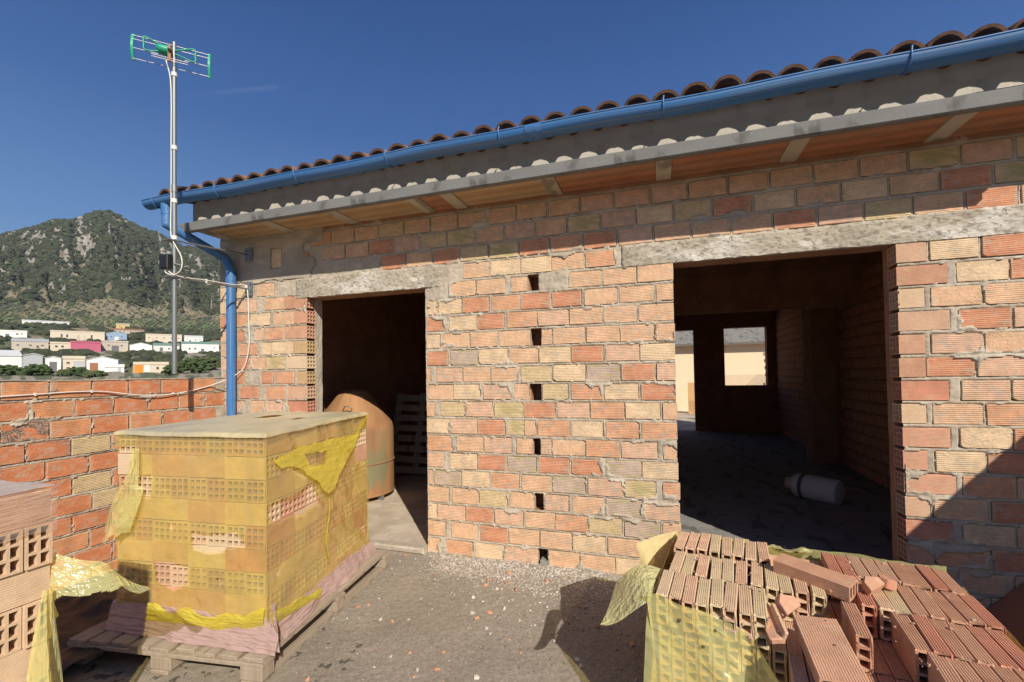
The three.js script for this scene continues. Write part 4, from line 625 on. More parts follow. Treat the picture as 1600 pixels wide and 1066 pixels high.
// --- yellow wrapped stack on the left
{
  const R = rng(301), H = 0.117, Y0 = 0.128, NS = 8, NT = 10, SW = 0.95, TW = 1.18, th = 0.148;
  const pal = makePallet('grey wooden pallet under the yellow wrapped brick stack', 1.16, 1.36, 9, 0.125);
  const A = new THREE.Vector3(-Math.cos(0.087), 0, Math.sin(0.087)), B = new THREE.Vector3(-Math.sin(0.21), 0, -Math.cos(0.21)), O = new THREE.Vector3(-0.06, 0, 1.54);
  const at = (s, t, y) => O.clone().addScaledVector(A, s).addScaledVector(B, t).setY(y);
  const NF = new THREE.Vector3(A.z, 0, -A.x), NB = new THREE.Vector3(-B.z, 0, B.x);   // outward normals of front and right side
  pal.position.copy(at(0.47, 0.55, 0)); pal.rotation.y = 0.13;
  const st = thing('wrapped_brick_stack', 'tall brick stack wrapped in torn yellow plastic on the left pallet', 'brick stack');
  const gF = hollowBrick(0.1135, 0.1135, 0.234, 3, 3, 0.0009, 0.010), mats = [...clayPink, clayRed[2], ...clayCream, clayCream[1], clayRed[0]];
  for (let c = 0; c < 9; c++) {
    const header = c % 2 === 0, y = Y0 + H * (c + 0.5), top = c === 8;
    const put = (s, t, along) => { const m = mesh('brick', gF, mats[Math.floor(R() * mats.length)], st); m.position.copy(at(s, t, y + (R() - 0.5) * 0.003)); m.rotation.y = th + (along ? Math.PI / 2 : 0) + (R() - 0.5) * 0.012; };
    if (header) { for (let i = 0; i < NS; i++) for (let j = 0; j < 5; j++) if (top || j === 0 || i === 0 || i === NS - 1) put((i + 0.5) * SW / NS, (j + 0.5) * TW / 5 + 0.003 + R() * 0.003, false); }
    else for (let i = 0; i < 4; i++) for (let j = 0; j < NT; j++) if (j === 0 || i === 0 || i === 3) put((i + 0.5) * SW / 4 + 0.002, (j + 0.5) * TW / NT, true);
  }
  const TY = Y0 + 9 * H + 0.004;
  const holesF = [[[0.97, 1.115], [0.83, 1.12], [0.80, 0.945], [0.717, 0.963], [0.72, 0.842], [0.97, 0.832]], [[0.457, 0.67], [0.175, 0.674], [0.11, 0.60], [0.20, 0.585], [0.439, 0.562]], [[0.698, 0.498], [0.467, 0.487], [0.476, 0.384], [0.568, 0.346], [0.689, 0.41]], [[0.60, 0.70], [0.57, 0.71], [0.575, 0.67]], [[0.30, 0.44], [0.26, 0.45], [0.27, 0.40]]];
  const holesS = [[[-0.01, 0.800], [0.03, 0.83], [0.18, 0.80], [0.40, 0.845], [0.491, 0.70], [0.30, 0.685], [0.037, 0.722]], [[0.955, 1.052], [1.10, 1.10], [1.20, 1.06], [1.20, 0.83], [0.985, 0.847]], [[0.10, 1.03], [0.22, 1.04], [0.40, 0.93], [0.43, 0.86], [0.30, 0.90]], [[1.04, 0.37], [1.14, 0.36], [1.13, 0.30]], [[0.06, 0.47], [0.10, 0.48], [0.09, 0.44]]];
  const wr = (s, y, k) => 0.008 + 0.014 * (fbm(s * 5 + y * 3, y * 2.2 - s * 2, k, 4) - 0.25) + 0.008 * (fbm(s * 20 + y * 18, y * 7, k + 3, 3) - 0.4) + 0.012 * sstep(0.35, 0.14, y);
  const front = gridGeo(130, 140, (u, v) => { const s = mix(-0.020, SW + 0.008, u), y = mix(0.17 + 0.05 * fbm(s * 6, 2, 311, 3), TY, v); return at(s, 0, y).addScaledVector(NF, wr(s, y, 313)).toArray(); },
    (u, v) => !torn(holesF, mix(-0.020, SW + 0.008, u), mix(0.19, TY, v), 315));
  const side = gridGeo(150, 140, (u, v) => { const t = mix(-0.020, TW + 0.01, u), y = mix(0.16 + 0.05 * fbm(t * 6, 2, 321, 3), TY, v); return at(0, t, y).addScaledVector(NB, wr(t, y, 323)).toArray(); },
    (u, v) => !torn(holesS, mix(-0.020, TW + 0.01, u), mix(0.18, TY, v), 325));
  const back = gridGeo(30, 40, (u, v) => at(mix(0, SW, u), TW + 0.012, mix(0.2, TY, v)).toArray()), left = gridGeo(30, 40, (u, v) => at(SW + 0.012, mix(0, TW, u), mix(0.2, TY, v)).toArray());
  mesh('plastic_wrap', merge([front, side, back, left]), yellowFilm, st);
  const topSheet = gridGeo(100, 110, (u, v) => { const s0 = mix(-0.030, SW + 0.030, u), t0 = mix(-0.030, TW + 0.030, v), s = clamp(s0, -0.022, SW + 0.022), t = clamp(t0, -0.022, TW + 0.022), d = Math.max(-s0, s0 - SW, -t0, t0 - TW, -0.012), drop = d > -0.012 ? 0.010 * Math.pow((d + 0.012) / 0.034, 2) + 1.1 * Math.max(0, d - 0.022) * (0.5 + fbm(s0 * 9, t0 * 9, 337, 2)) : 0; return at(s, t, TY + 0.003 + 0.010 * fbm(s * 6, t * 6, 331, 4) - drop).toArray(); },
    (u, v) => !torn([[[0.50, 0.70], [0.62, 0.66], [0.64, 0.86], [0.54, 0.90]], [[0.25, 0.62], [0.31, 0.62], [0.30, 0.72], [0.25, 0.74]]], u * 0.97, v * 1.2, 333));
  mesh('top_sheet', topSheet, dustFilm, st);
  // torn bright flap hanging on the right side
  const flapPoly = [[0.039, 1.05], [0.288, 1.075], [0.70, 1.06], [0.95, 1.05], [1.19, 1.185], [1.13, 1.12], [0.93, 0.965], [0.80, 0.895], [0.70, 0.84], [0.62, 0.76], [0.55, 0.735], [0.492, 0.761], [0.43, 0.84], [0.30, 0.93], [0.20, 0.98], [0.10, 0.99]], flapHole = [[0.32, 1.03], [0.56, 1.0], [0.53, 0.92], [0.37, 0.95]];
  const flap = gridGeo(150, 70, (u, v) => { const t = mix(0, 1.2, u), y = mix(0.72, 1.19, v); return at(0, t, y).addScaledVector(NB, 0.020 + 0.030 * sstep(1.08, 0.75, y) * (0.6 + 0.5 * fbm(t * 5, y * 3, 341, 3)) + 0.010 * (fbm(t * 9 + y * 9, y * 3, 343, 3) - 0.5)).toArray(); }, (u, v) => torn([flapPoly], mix(0, 1.2, u), mix(0.72, 1.19, v), 345) && !torn([flapHole], mix(0, 1.2, u), mix(0.72, 1.19, v), 347));
  mesh('torn_flap', flap, brightFilm, st);
  const seam = []; for (let i = 0; i <= 14; i++) { const y = mix(0.745, 0.30, i / 14), t = 0.57 + 0.02 * Math.sin(i * 0.5); seam.push(at(0, t, y).addScaledVector(NB, 0.024).toArray()); }
  mesh('film_fold', tube(seam, 0.005, 50, 6), brightFilm, st);
  // loose strip on the front's left edge
  const strip = gridGeo(24, 60, (u, v) => { const y = mix(0.60, 1.10, v), s0 = mix(1.02, 0.82, sstep(0, 1, v)), s1 = mix(0.86, 0.77, v) - 0.06 * Math.sin(v * 3.1) * (v < 0.6 ? 1 : 0.4); const s = mix(s0, s1, u); return at(s, 0, y).addScaledVector(NF, 0.03 + 0.05 * (1 - v) * Math.sin(u * 3.1) + 0.02 * (fbm(u * 4, v * 6, 351, 3) - 0.5)).toArray(); }, (u, v) => !(v < 0.1 && fbm(u * 9, v * 9, 353, 2) > 0.5));
  mesh('loose_strip', strip, paleFilm, st);
  // bunched lower edge of the wrap and the reddish skirt below it
  const hem = gridGeo(120, 10, (u, v) => { const s = mix(SW * 0.75, -0.02, u), y = 0.20 + 0.05 * fbm(s * 7, 1, 361, 3) + 0.06 * sstep(0.8, 1, u) + (v - 0.5) * (0.05 + 0.07 * fbm(s * 9, 4, 363, 2)); return at(s, 0, y).addScaledVector(NF, 0.030 + 0.014 * Math.sin(v * 3.14) + 0.012 * (fbm(s * 12, v * 4, 365, 3) - 0.5)).toArray(); });
  const hem2 = gridGeo(60, 10, (u, v) => { const t = mix(-0.02, 0.45, u), y = 0.26 - 0.10 * u + (v - 0.5) * (0.04 + 0.06 * fbm(t * 9, 4, 363, 2)); return at(0, t, y).addScaledVector(NB, 0.032 + 0.012 * Math.sin(v * 3.14) + 0.012 * (fbm(t * 12, v * 4, 367, 3) - 0.5)).toArray(); });
  mesh('hem', merge([hem, hem2]), brightFilm, st);
  const skirt = gridGeo(140, 22, (u, v) => { const s = mix(SW + 0.02, -0.02 - 0.09 * sstep(0, 0.5, 1 - v) * 1, u), y = mix(0.128, 0.27, v); return at(s, 0, y).addScaledVector(NF, 0.016 + 0.055 * (1 - v) * (0.5 + 0.8 * fbm(s * 5, 1, 371, 3)) + 0.012 * (fbm(s * 14, v * 3, 373, 3) - 0.5)).toArray(); });
  const skirt2 = gridGeo(140, 22, (u, v) => { const t = mix(0.05, TW + 0.02, u), y = mix(0.128, 0.26 - 0.05 * u, v); return at(0, t, y).addScaledVector(NB, 0.016 + 0.06 * (1 - v) * (0.4 + 0.9 * fbm(t * 5, 1, 375, 3)) + 0.014 * (fbm(t * 14, v * 3, 377, 3) - 0.5)).toArray(); });
  mesh('lower_skirt', merge([skirt, skirt2]), pinkFilm, st);
  const ear = gridGeo(20, 26, (u, v) => { const y = mix(0.128, 0.33, v), k = u * (1 - v * 0.8); return at(-0.02 - 0.10 * k, 0.02 + 0.02 * k, y).addScaledVector(NF, 0.05 * (1 - v) + 0.03 * k).toArray(); });
  mesh('skirt_corner', ear, pinkFilm, st);
}
// --- stack of large hollow bricks at the left edge
{
  const R = rng(401), st = thing('hollow_brick_stack', 'stack of large pale hollow bricks at the left edge', 'brick stack');
  const gh = hollowBrick(0.0715, 0.143, 0.33, 2, 3, 0.0008, 0.0085), gs = hollowBrick(0.073, 0.113, 0.33, 2, 3, 0.0008, 0.0085), X1 = -0.2, Zb = 2.31;
  let y = 1.092;
  const levels = [[0, 0.112], [1, 0.146], [0, 0.114], [1, 0.146], [0, 0.114], [1, 0.146], [0, 0.114], [0, 0.1]];
  for (const [hd, h] of levels) {
    const yc = y - h / 2; y -= h;
    if (hd) for (let i = 0; i < 12; i++) for (let k = 0; k < 2; k++) { if (k && i) continue; const m = mesh('brick', gh, clayCream[Math.floor(R() * 3)], st); m.rotation.y = Math.PI / 2 + (R() - 0.5) * 0.01; m.position.set(X1 - 0.165 - k * 0.335 + (R() - 0.5) * 0.012, yc, Zb + 0.037 + i * 0.0752); }
    else for (let i = 0; i < 3; i++) for (let k = 0; k < 9; k++) { if (k > 0 && i > 0 && y < 0.97) continue; const m = mesh('brick', gs, (y > 0.9 ? [clayRed[2], clayCream[1]] : clayCream)[Math.floor(R() * 2)], st); m.position.set(X1 - 0.04 - k * 0.0745 + (R() - 0.5) * 0.006, yc, Zb + 0.168 + i * 0.335); m.rotation.y = (R() - 0.5) * 0.01; }
  }
  const wrap = gridGeo(50, 50, (u, v) => { const x = mix(X1 + 0.008, X1 - 0.68, u), z = mix(Zb - 0.01, Zb + 1.02, v); return [x, 1.096 + 0.014 * fbm(x * 9, z * 9, 411, 4), z]; });
  mesh('top_film', wrap, film([0.86, 0.76, 0.64], 0.5, 0.3), st);
  const apron = gridGeo(40, 20, (u, v) => { const z = mix(Zb - 0.008, Zb + 1.0, u), y2 = mix(0.965 - 0.02 * fbm(z * 8, 1, 413, 2), 1.10, v); return [X1 + 0.010 + 0.006 * fbm(z * 12, y2 * 9, 415, 3), y2, z]; });
  mesh('side_film', apron, film([0.95, 0.88, 0.80], 0.85, 0.15), st);
  // yellow plastic hanging off the corner: a wide wing and a twisted tail
  const wing = gridGeo(40, 30, (u, v) => { const r = mix(0, 1, u), top = mix(0.86, 0.735, r), bot = mix(0.62, 0.715, Math.pow(r, 0.8)); return [X1 - 0.02 + 0.30 * r, mix(bot, top, v) + 0.012 * Math.sin(r * 9 + v * 3), Zb - 0.02 - 0.10 * r + 0.03 * Math.sin(v * 3 + r * 5)]; }, (u, v) => !(v < 0.25 + 0.3 * (fbm(u * 5, 3, 421, 3) - 0.4) && u > 0.1));
  mesh('plastic_wing', wing, paleFilm, st);
  const tail = gridGeo(26, 60, (u, v) => { const k = v, w = mix(0.02, 0.17, Math.pow(k, 0.8)), z = Zb + 0.02 - 0.015 * k + (u - 0.35) * w * 0.9, b = 0.05 * Math.sin(u * 3.1) + 0.018 * Math.sin(u * 9 + k * 5); return [X1 + 0.015 + b * (0.4 + k), mix(0.755, 0.02, k), z]; });
  mesh('plastic_tail', tail, paleFilm, st);
  const pal = makePallet('wooden pallet at the left edge under the large hollow bricks', 0.8, 1.1, 6, 0.10); pal.position.set(X1 - 0.35, 0, Zb + 0.5);
  // scraps of black sheeting on the shaded floor behind the stack
  const sh = gridGeo(70, 70, (u, v) => { const x = mix(-2.0, -0.9, u), z = mix(1.05, 2.25, v); return [x, 0.03 + 0.10 * Math.pow(fbm(x * 3.2, z * 4.5, 431, 4), 2) + 0.03 * fbm(x * 11, z * 13, 433, 3), z]; });
  const idx = sh.index.array; for (let i = 0; i < idx.length; i += 3) { const t = idx[i]; idx[i] = idx[i + 1]; idx[i + 1] = t; } sh.computeVertexNormals();
  tag(mesh('black_sheeting', sh, std({ color: [0.028, 0.022, 0.02], roughness: 0.55, side: THREE.DoubleSide })), 'crumpled black sheeting on the floor between parapet and stacks', 'sheet');
}
// --- opened pallet of thin bricks on the right
{
  const R = rng(501), th = 0.157, U = new THREE.Vector3(Math.cos(th), 0, Math.sin(th)), Wd = new THREE.Vector3(-Math.sin(th), 0, Math.cos(th)), O = new THREE.Vector3(1.93, 0, 0.735);
  const at = (u, w, y) => O.clone().addScaledVector(U, u).addScaledVector(Wd, w).setY(y), PU = 0.0485, L = 0.242, HB = 0.1155, Y0 = 0.13;
  const pal = makePallet('wooden pallet under the opened stack of thin bricks', 1.2, 1.15, 8, 0.125); pal.position.copy(at(0.50, 0.46, 0)); pal.rotation.y = -th;
  const roughen = (g, s) => { const p = g.attributes.position; for (let i = 0; i < p.count; i++) { const x = p.getX(i), y = p.getY(i), z = p.getZ(i), e = Math.abs(z) > 0.11 ? 0.006 * Math.pow(fbm(x * 70 + s * 3, y * 70 + Math.sign(z) * 9, 571 + s, 2), 2) * 2.2 : 0; p.setXYZ(i, x + 0.0006 * (fbm(y * 50, z * 9, s, 2) - 0.5), y + 0.0016 * (fbm(x * 60, z * 7, s + 4, 2) - 0.5), z - Math.sign(z) * e); } g.computeVertexNormals(); return g; };
  const geos = [1, 2, 3, 4].map((s) => roughen(hollowBrick(0.0445, 0.115, 0.24, 1, 3, 0.0022, 0.0085), s)), geo = geos[0], redM = [...clayRed, clayPink[0]], creM = [...clayCream, clay([0.68, 0.44, 0.29], 217)];
  const pack = thing('brick_pack', 'lower layers of thin bricks in torn yellow plastic on the right', 'brick stack');
  const set = (m, u, w, y, lean, yaw = 0) => { m.position.copy(at(u, w, y)); m.rotation.order = 'YXZ'; m.rotation.y = -th + yaw; m.rotation.z = lean; };
  const has3 = (i) => i > 8;
  for (let k = 0; k < 3; k++) for (let j = 0; j < 4; j++) for (let i = 0; i < 22; i++) {
    if (j === 3 && !has3(i)) continue;
    const exposed = k === 2 || i === 0 || i === 21 || j === 3 || (j === 2 && i <= 8); if (!exposed) continue;
    if (k === 2 && j === 0 && i > 7 && i < 13) continue;
    set(mesh('brick', geo, (i < 10 ? creM : redM)[Math.floor(R() * 4)], pack), (i + 0.5) * PU, (j + 0.5) * L + (R() - 0.5) * 0.008, Y0 + (k + 0.5) * (HB + 0.002), (R() - 0.5) * 0.02);
  }
  for (let q = 0; q < 5; q++) { const m = mesh('brick', geo, clayRed[2], pack); m.position.copy(at(0.39 + 0.12 + (q % 2) * 0.0, 0.025 + q * 0.047, Y0 + 2.5 * (HB + 0.002) + 0.075)); m.rotation.y = -th + Math.PI / 2; }
  const ROWN = ['back row', 'second row', 'third row', 'front row'], top = Y0 + 3 * (HB + 0.002) + HB / 2 + 0.001, GR = 'thin bricks standing on the opened pallet';
  const have = [[0, 1, 2, 3, 4, 5, 6, 7, 13, 14, 15, 16, 17, 18, 19, 20, 21], [0, 1, 2, 3, 4, 5, 6, 7, 8, 9, 10, 14, 15, 16, 17, 18, 19, 20, 21], [0, 1, 2, 3, 4, 5, 6, 7, 13, 16, 17, 18, 19, 20, 21], [16, 17, 18, 19, 20, 21]];
  have.forEach((list, j) => list.forEach((i, k) => {
    const left = i < 11, cream = left || (i > 14 && i < 17 && j === 1), m = mesh('thin_brick', geos[(i * 3 + j) % 4], (cream ? creM : redM)[Math.floor(R() * 4)]);
    const lean = left ? (j === 1 ? 0.10 * Math.sin(i * 1.7) - 0.02 : j === 0 ? -0.08 + 0.02 * i : 0.02) * 0.8 : (R() - 0.5) * 0.02;
    set(m, (i + 0.5) * PU + (left && j < 2 ? (i * 0.004) : 0) + [0, 0.012, -0.006, 0.017][j], (j + 0.5) * (L + 0.010) + (R() - 0.5) * 0.022, top + (left && j === 0 ? 0.012 : 0) + R() * 0.007, lean, (R() - 0.5) * 0.05);
    tag(m, `${cream ? 'cream' : 'reddish'} ribbed brick, ${ORD[k]} from left in the ${ROWN[j]} of the opened pallet`, 'brick', GR);
  }));
  const loose = (name, g, mat, u, w, y, rx, ry, rz, label) => { const m = mesh(name, g, mat); m.position.copy(at(u, w, y)); m.rotation.order = 'YXZ'; m.rotation.set(rx, ry, rz); tag(m, label, 'brick'); return m; };
  const T = top + HB / 2;
  loose('loose_brick', hollowBrick(0.085, 0.062, 0.275, 3, 1, 0.0011, 0.0085), clayRed[1], 0.56, 0.365, T + 0.024, 0.05, -th + Math.PI / 2 - 0.50, 0.10, 'loose red brick lying askew across the middle of the opened pallet');
  const fat = hollowBrick(0.132, 0.05, 0.27, 3, 1, 0.0016, 0.0085);
  loose('wide_brick', fat, clayRed[0], 0.545, 0.80, T - 0.048, 0.19, -th + 0.16, 0.03, 'wide ribbed red brick lying flat towards the front of the opened pallet');
  const wedge = (s) => { const sh = new THREE.Shape(); sh.moveTo(-0.07, -0.03); sh.lineTo(0.06, -0.045); sh.lineTo(0.075, 0.0); sh.lineTo(0.01, 0.05); sh.lineTo(-0.04, 0.03); sh.closePath(); const g = new THREE.ExtrudeGeometry(sh, { depth: 0.03, bevelEnabled: true, bevelSize: 0.003, bevelThickness: 0.003, bevelSegments: 1 }); g.scale(s, s, 1); return g; };
  loose('broken_brick', wedge(0.68), clayPink[1], 0.435, 0.60, T - 0.02, -0.9, 0.7, 0.3, 'broken brick shard wedged behind the wide flat brick');
  loose('broken_brick', wedge(0.55), clayRed[1], 0.74, 0.375, T + 0.018, -1.0, 0.2, 0.6, 'small broken shard beside the askew loose brick');
  loose('broken_brick', wedge(0.45), clayPink[0], 0.80, 0.32, T + 0.012, -1.4, 1.9, 0.1, 'smaller broken shard farther right of the askew loose brick');
  loose('brick_splinter', bevelBox(0.045, 0.022, 0.17, 0.004), clayPink[1], 0.385, 0.70, T - 0.045, 0.15, -th + 0.25, 0.2, 'long clay splinter lying left of the wide flat brick');
  loose('brick_splinter', bevelBox(0.012, 0.045, 0.16, 0.003), clayRed[2], 0.41, 0.70, T - 0.032, 0.15, -th + 0.2, -0.3, 'thin upright clay splinter left of the wide flat brick');
  // plastic round the pack
  const nz = (a, b, s) => fbm(a, b, s, 4) - 0.5;
  const YT = [[-0.1, 0.605], [0.05, 0.60], [0.2, 0.575], [0.33, 0.52], [0.45, 0.44], [0.58, 0.36], [0.75, 0.42], [1.0, 0.50], [1.2, 0.5]], yTop = (u) => { let i = 1; while (i < YT.length - 1 && u > YT[i][0]) i++; return mix(YT[i - 1][1], YT[i][1], clamp((u - YT[i - 1][0]) / (YT[i][0] - YT[i - 1][0]))); }, wTop = (u) => mix(0.74, 0.985, sstep(0.30, 0.50, u));
  const sheet = gridGeo(140, 60, (a, v) => { const u = mix(-0.03, 1.10, a), y = mix(0.03, yTop(u) + 0.03 * nz(u * 7, 1, 511), v), w = wTop(u) + 0.02 + 0.14 * Math.pow(1 - v, 1.4) * (0.5 + fbm(u * 4, 2, 513, 3)) + 0.035 * nz(u * 9 + v * 3, v * 2 + u * 3, 515); return at(u - 0.02 * (1 - v), w, y).toArray(); });
  const leftS = gridGeo(60, 50, (a, v) => { const w = mix(-0.03, 0.78, a), y = mix(0.03, mix(0.60, 0.56, a) + 0.02 * nz(w * 9, 2, 521), v), out = 0.015 + 0.15 * v * v * Math.sin(Math.min(1, a * 1.25) * 3.1) * (0.5 + fbm(w * 5, 1, 523, 3)) + 0.03 * nz(w * 9, v * 4, 525); return at(-out, w, y).toArray(); });
  const rightS = gridGeo(60, 50, (a, v) => { const w = mix(0.15, 1.05, a), y = mix(0.03, 0.59 + 0.03 * nz(w * 7, 2, 531) - 0.10 * sstep(0.6, 1, a), v); return at(1.08 + 0.05 * sstep(1.0, 0.6, v) + 0.03 * nz(w * 7, v * 3, 533), w, y).toArray(); });
  const backS = gridGeo(90, 40, (a, v) => { const u = mix(-0.03, 1.09, a), y = mix(0.03, (a < 0.33 || a > 0.52 ? 0.60 : 0.57) + 0.03 * nz(u * 8, 2, 541), v); return at(u, -0.022 - 0.02 * v * fbm(u * 6, 1, 543, 3), y).toArray(); });
  mesh('plastic_wrap', merge([sheet, rightS, backS]), film([0.93, 0.88, 0.40], 0.66, 0.2), pack); mesh('loose_sheet', leftS, film([0.66, 0.54, 0.28], 0.12, 0.35), pack);
  const wingA = gridGeo(24, 24, (a, v) => { const k = a; return at(-0.02 - 0.19 * k, 0.50 + 0.26 * v + 0.04 * k, 0.53 + 0.07 * (1 - v) * (1 - k) + 0.05 * Math.sin(k * 3 + v * 2) - 0.02 * k).toArray(); });
  const wingB = gridGeo(24, 24, (a, v) => at(-0.015 - 0.09 * a * Math.sin(v * 3.1), 0.05 + 0.5 * v, 0.60 - 0.24 * a + 0.02 * nz(a * 5, v * 6, 551)).toArray());
  mesh('torn_flap', wingA, film([0.80, 0.76, 0.36], 0.22, 0.25), pack); mesh('torn_flap', wingB, film([0.70, 0.56, 0.28], 0.3, 0.35), pack);
  const scrunch = gridGeo(60, 8, (a, v) => { const u = mix(0.10, 0.60, a); return at(u, -0.02 + 0.05 * v, 0.575 + 0.035 * fbm(u * 16, v * 3, 561, 3)).toArray(); }); mesh('rolled_edge', scrunch, paleFilm, pack);
}
// boards leaning in the shade at the right edge
{
  const m = std({ color: [0.30, 0.13, 0.075], bumpMap: gritBump, bumpScale: 0.002, roughness: 0.9 });
  [['dark red clay board leaning in the shade by the boundary wall, front one', 0.62, 0], ['dark red clay board leaning in the shade by the boundary wall, rear one', 0.20, 0.06]].forEach(([label, z, dx]) => {
    const b = thing('leaning_clay_board', label, 'board', 'boards leaning at the right edge'); mesh('panel', bevelBox(0.03, 1.3, 0.38, 0.004).translate(0, 0.65, 0), m, b); mesh('edge_strip', bevelBox(0.036, 1.3, 0.03, 0.004).translate(0.0, 0.65, 0.206), woodMats[0], b);
    b.position.set(3.50 + dx, 0.012, z); b.rotation.z = -0.78;
  });
}
// crumbs and dust lying on the opened pile
{
  const R = rng(577), g = new THREE.IcosahedronGeometry(1, 0), im = new THREE.InstancedMesh(g, clayRed[2], 160), M = new THREE.Matrix4(), Q = new THREE.Quaternion();
  for (let i = 0; i < 160; i++) { const u = R() * 1.04, w = R() * 0.92, s = 0.0015 + 0.006 * Math.pow(R(), 3), x = 1.93 + u * Math.cos(0.157) - w * Math.sin(0.157), z = 0.735 + u * Math.sin(0.157) + w * Math.cos(0.157); Q.setFromEuler(new THREE.Euler(R() * 3, R() * 3, R() * 3)); M.compose(new THREE.Vector3(x, 0.602 + s * 0.4, z), Q, new THREE.Vector3(s, s * 0.7, s * 1.3)); im.setMatrixAt(i, M); }
  im.name = 'clay_crumbs'; im.userData.kind = 'stuff'; im.castShadow = im.receiveShadow = true; tag(im, 'clay crumbs lying on top of the opened brick pile', 'debris'); scene.add(im);
}
// ---------------------------------------------------------------- land: valley, town and mountain to the left
const DEG = Math.PI / 180, CX = 1.839, CZ = 3.317;
const lin = (t, x) => { if (x <= t[0][0]) return t[0][1]; for (let i = 1; i < t.length; i++) if (x <= t[i][0]) return mix(t[i - 1][1], t[i][1], (x - t[i - 1][0]) / (t[i][0] - t[i - 1][0])); return t.at(-1)[1]; };
const RIDGE = [[-100, 0.03], [-80, 0.10], [-72, 0.165], [-66.9, 0.214], [-65.4, 0.234], [-63.8, 0.250], [-61.7, 0.270], [-60.6, 0.284], [-60.0, 0.286], [-59.4, 0.281], [-57.9, 0.264], [-56.2, 0.251], [-51.4, 0.232], [-44, 0.19], [-30, 0.09], [-15, 0.02]];
const RISE = [[0, -9], [60, -9], [120, -2.5], [150, 0.5], [230, 4.6], [430, 21], [600, 40], [850, 75], [1000, 105]];
const pos2 = (az, r) => [CX + Math.sin(az * DEG) * r, CZ - Math.cos(az * DEG) * r];
function landY(az, r) {
  const k = sstep(-105, -75, az) * sstep(-10, -40, az);
  if (r < 1000) return mix(-9, lin(RISE, r) + (r > 160 ? 1.4 * (fbm(az * 0.9, r * 0.02, 801, 3) - 0.5) : 0), k);
  const top = lin(RIDGE, az) * 1800, t = (r - 1000) / 800, n = fbm(az * 0.55, r * 0.006, 803, 5), f = fbm(az * 2.4, r * 0.024, 805, 4);
  const up = t <= 1 ? mix(105, top, 0.30 * t + 0.70 * Math.pow(t, 1.25)) : top - (t - 1) * 260;
  const w = Math.min(1, t * 3) * (t < 1 ? sstep(1.0, 0.82, t) * 0.75 + 0.25 : 0.4);
  return mix(-9, up + w * (110 * (n - 0.5) + 34 * (f - 0.5)), k);
}
const veg = (az, r) => fbm(az * 1.7, r * 0.013, 811, 5), rockAt = (az, r) => sstep(0.572, 0.63, 0.62 * fbm(az * 1.5 + r * 0.003, r * 0.009, 813, 4) + 0.38 * fbm(az * 7, r * 0.06, 815, 3)) * sstep(1090, 1250, r);
{
  const azs = [], rs = []; for (let a = -78; a <= -42; a += 0.07) azs.push(a);
  for (let r = 30; r < 150; r += 8) rs.push(r); for (let r = 150; r < 1000; r += 9) rs.push(r); for (let r = 1000; r < 1860; r += 4.6) rs.push(r); for (let r = 1860; r < 2700; r += 90) rs.push(r);
  const na = azs.length - 1, nr = rs.length - 1;
  const g = gridGeo(na, nr, (u, v) => { const a = azs[Math.round(u * na)], r = rs[Math.round(v * nr)], [x, z] = pos2(a, r); const k = rockAt(a, r); return [x, landY(a, r) + k * 7 * fbm(a * 9, r * 0.11, 817, 4), z]; });
  const col = new Float32Array((na + 1) * (nr + 1) * 3);
  for (let j = 0; j <= nr; j++) for (let i = 0; i <= na; i++) {
    const a = azs[i], r = rs[j], n = fbm(a * 7, r * 0.06, 821, 4), v = veg(a, r), k = rockAt(a, r); let c;
    if (r > 1000) { c = mix3([0.066, 0.070, 0.042], [0.19, 0.16, 0.105], sstep(0.5, 0.66, v)).map((q) => q * (0.7 + 0.6 * n)); c = mix3(c, [0.33, 0.30, 0.27].map((q) => q * (0.55 + 0.8 * n)), k * 0.9); c = mix3(c, [0.29, 0.23, 0.15], sstep(1210, 1150, r) * sstep(0.47, 0.52, fbm(a * 1.0, r * 0.014, 851, 4)) * 0.75); }
    else if (r > 620) { c = mix3([0.075, 0.092, 0.042], [0.27, 0.215, 0.13], sstep(0.46, 0.58, fbm(a * 1.3, r * 0.012, 823, 4))).map((q) => q * (0.8 + 0.4 * n)); }
    else c = mix3([0.115, 0.125, 0.058], [0.33, 0.285, 0.21], sstep(0.42, 0.58, fbm(a * 2, r * 0.03, 825, 4))).map((q) => q * (0.8 + 0.4 * n));
    col.set(c, (j * (na + 1) + i) * 3);
  }
  g.setAttribute('color', new THREE.BufferAttribute(col, 3));
  structure('hillside', g, std({ vertexColors: true, roughness: 1, side: THREE.DoubleSide }));
  const rest = []; for (let a = -42; a <= 282; a += 3) rest.push(a); const rr = [0, 30, 60, 120, 300, 700, 1000, 1400, 1860, 2700];
  const g2 = gridGeo(rest.length - 1, rr.length - 1, (u, v) => { const a = rest[Math.round(u * (rest.length - 1))], r = rr[Math.round(v * (rr.length - 1))], b = a > 180 ? a - 360 : a, [x, z] = pos2(b, r); return [x, landY(b, r), z]; });
  structure('valley_ground', g2, std({ color: [0.17, 0.15, 0.10], roughness: 1, side: THREE.DoubleSide }));
  const plain = new THREE.CircleGeometry(9000, 72); plain.rotateX(-Math.PI / 2); plain.translate(CX, -12, CZ); structure('plain', plain, std({ color: [0.17, 0.16, 0.10], roughness: 1 }));
}
const clumpGeo = (() => { const g = new THREE.IcosahedronGeometry(1, 1), p = g.attributes.position, key = new Map(), R = rng(831); for (let i = 0; i < p.count; i++) { const k = [p.getX(i), p.getY(i), p.getZ(i)].map((v) => v.toFixed(3)).join(); if (!key.has(k)) key.set(k, 0.6 + R() * 0.75); const s = key.get(k); p.setXYZ(i, p.getX(i) * s, p.getY(i) * s * 0.85, p.getZ(i) * s); } g.computeVertexNormals(); return g; })();
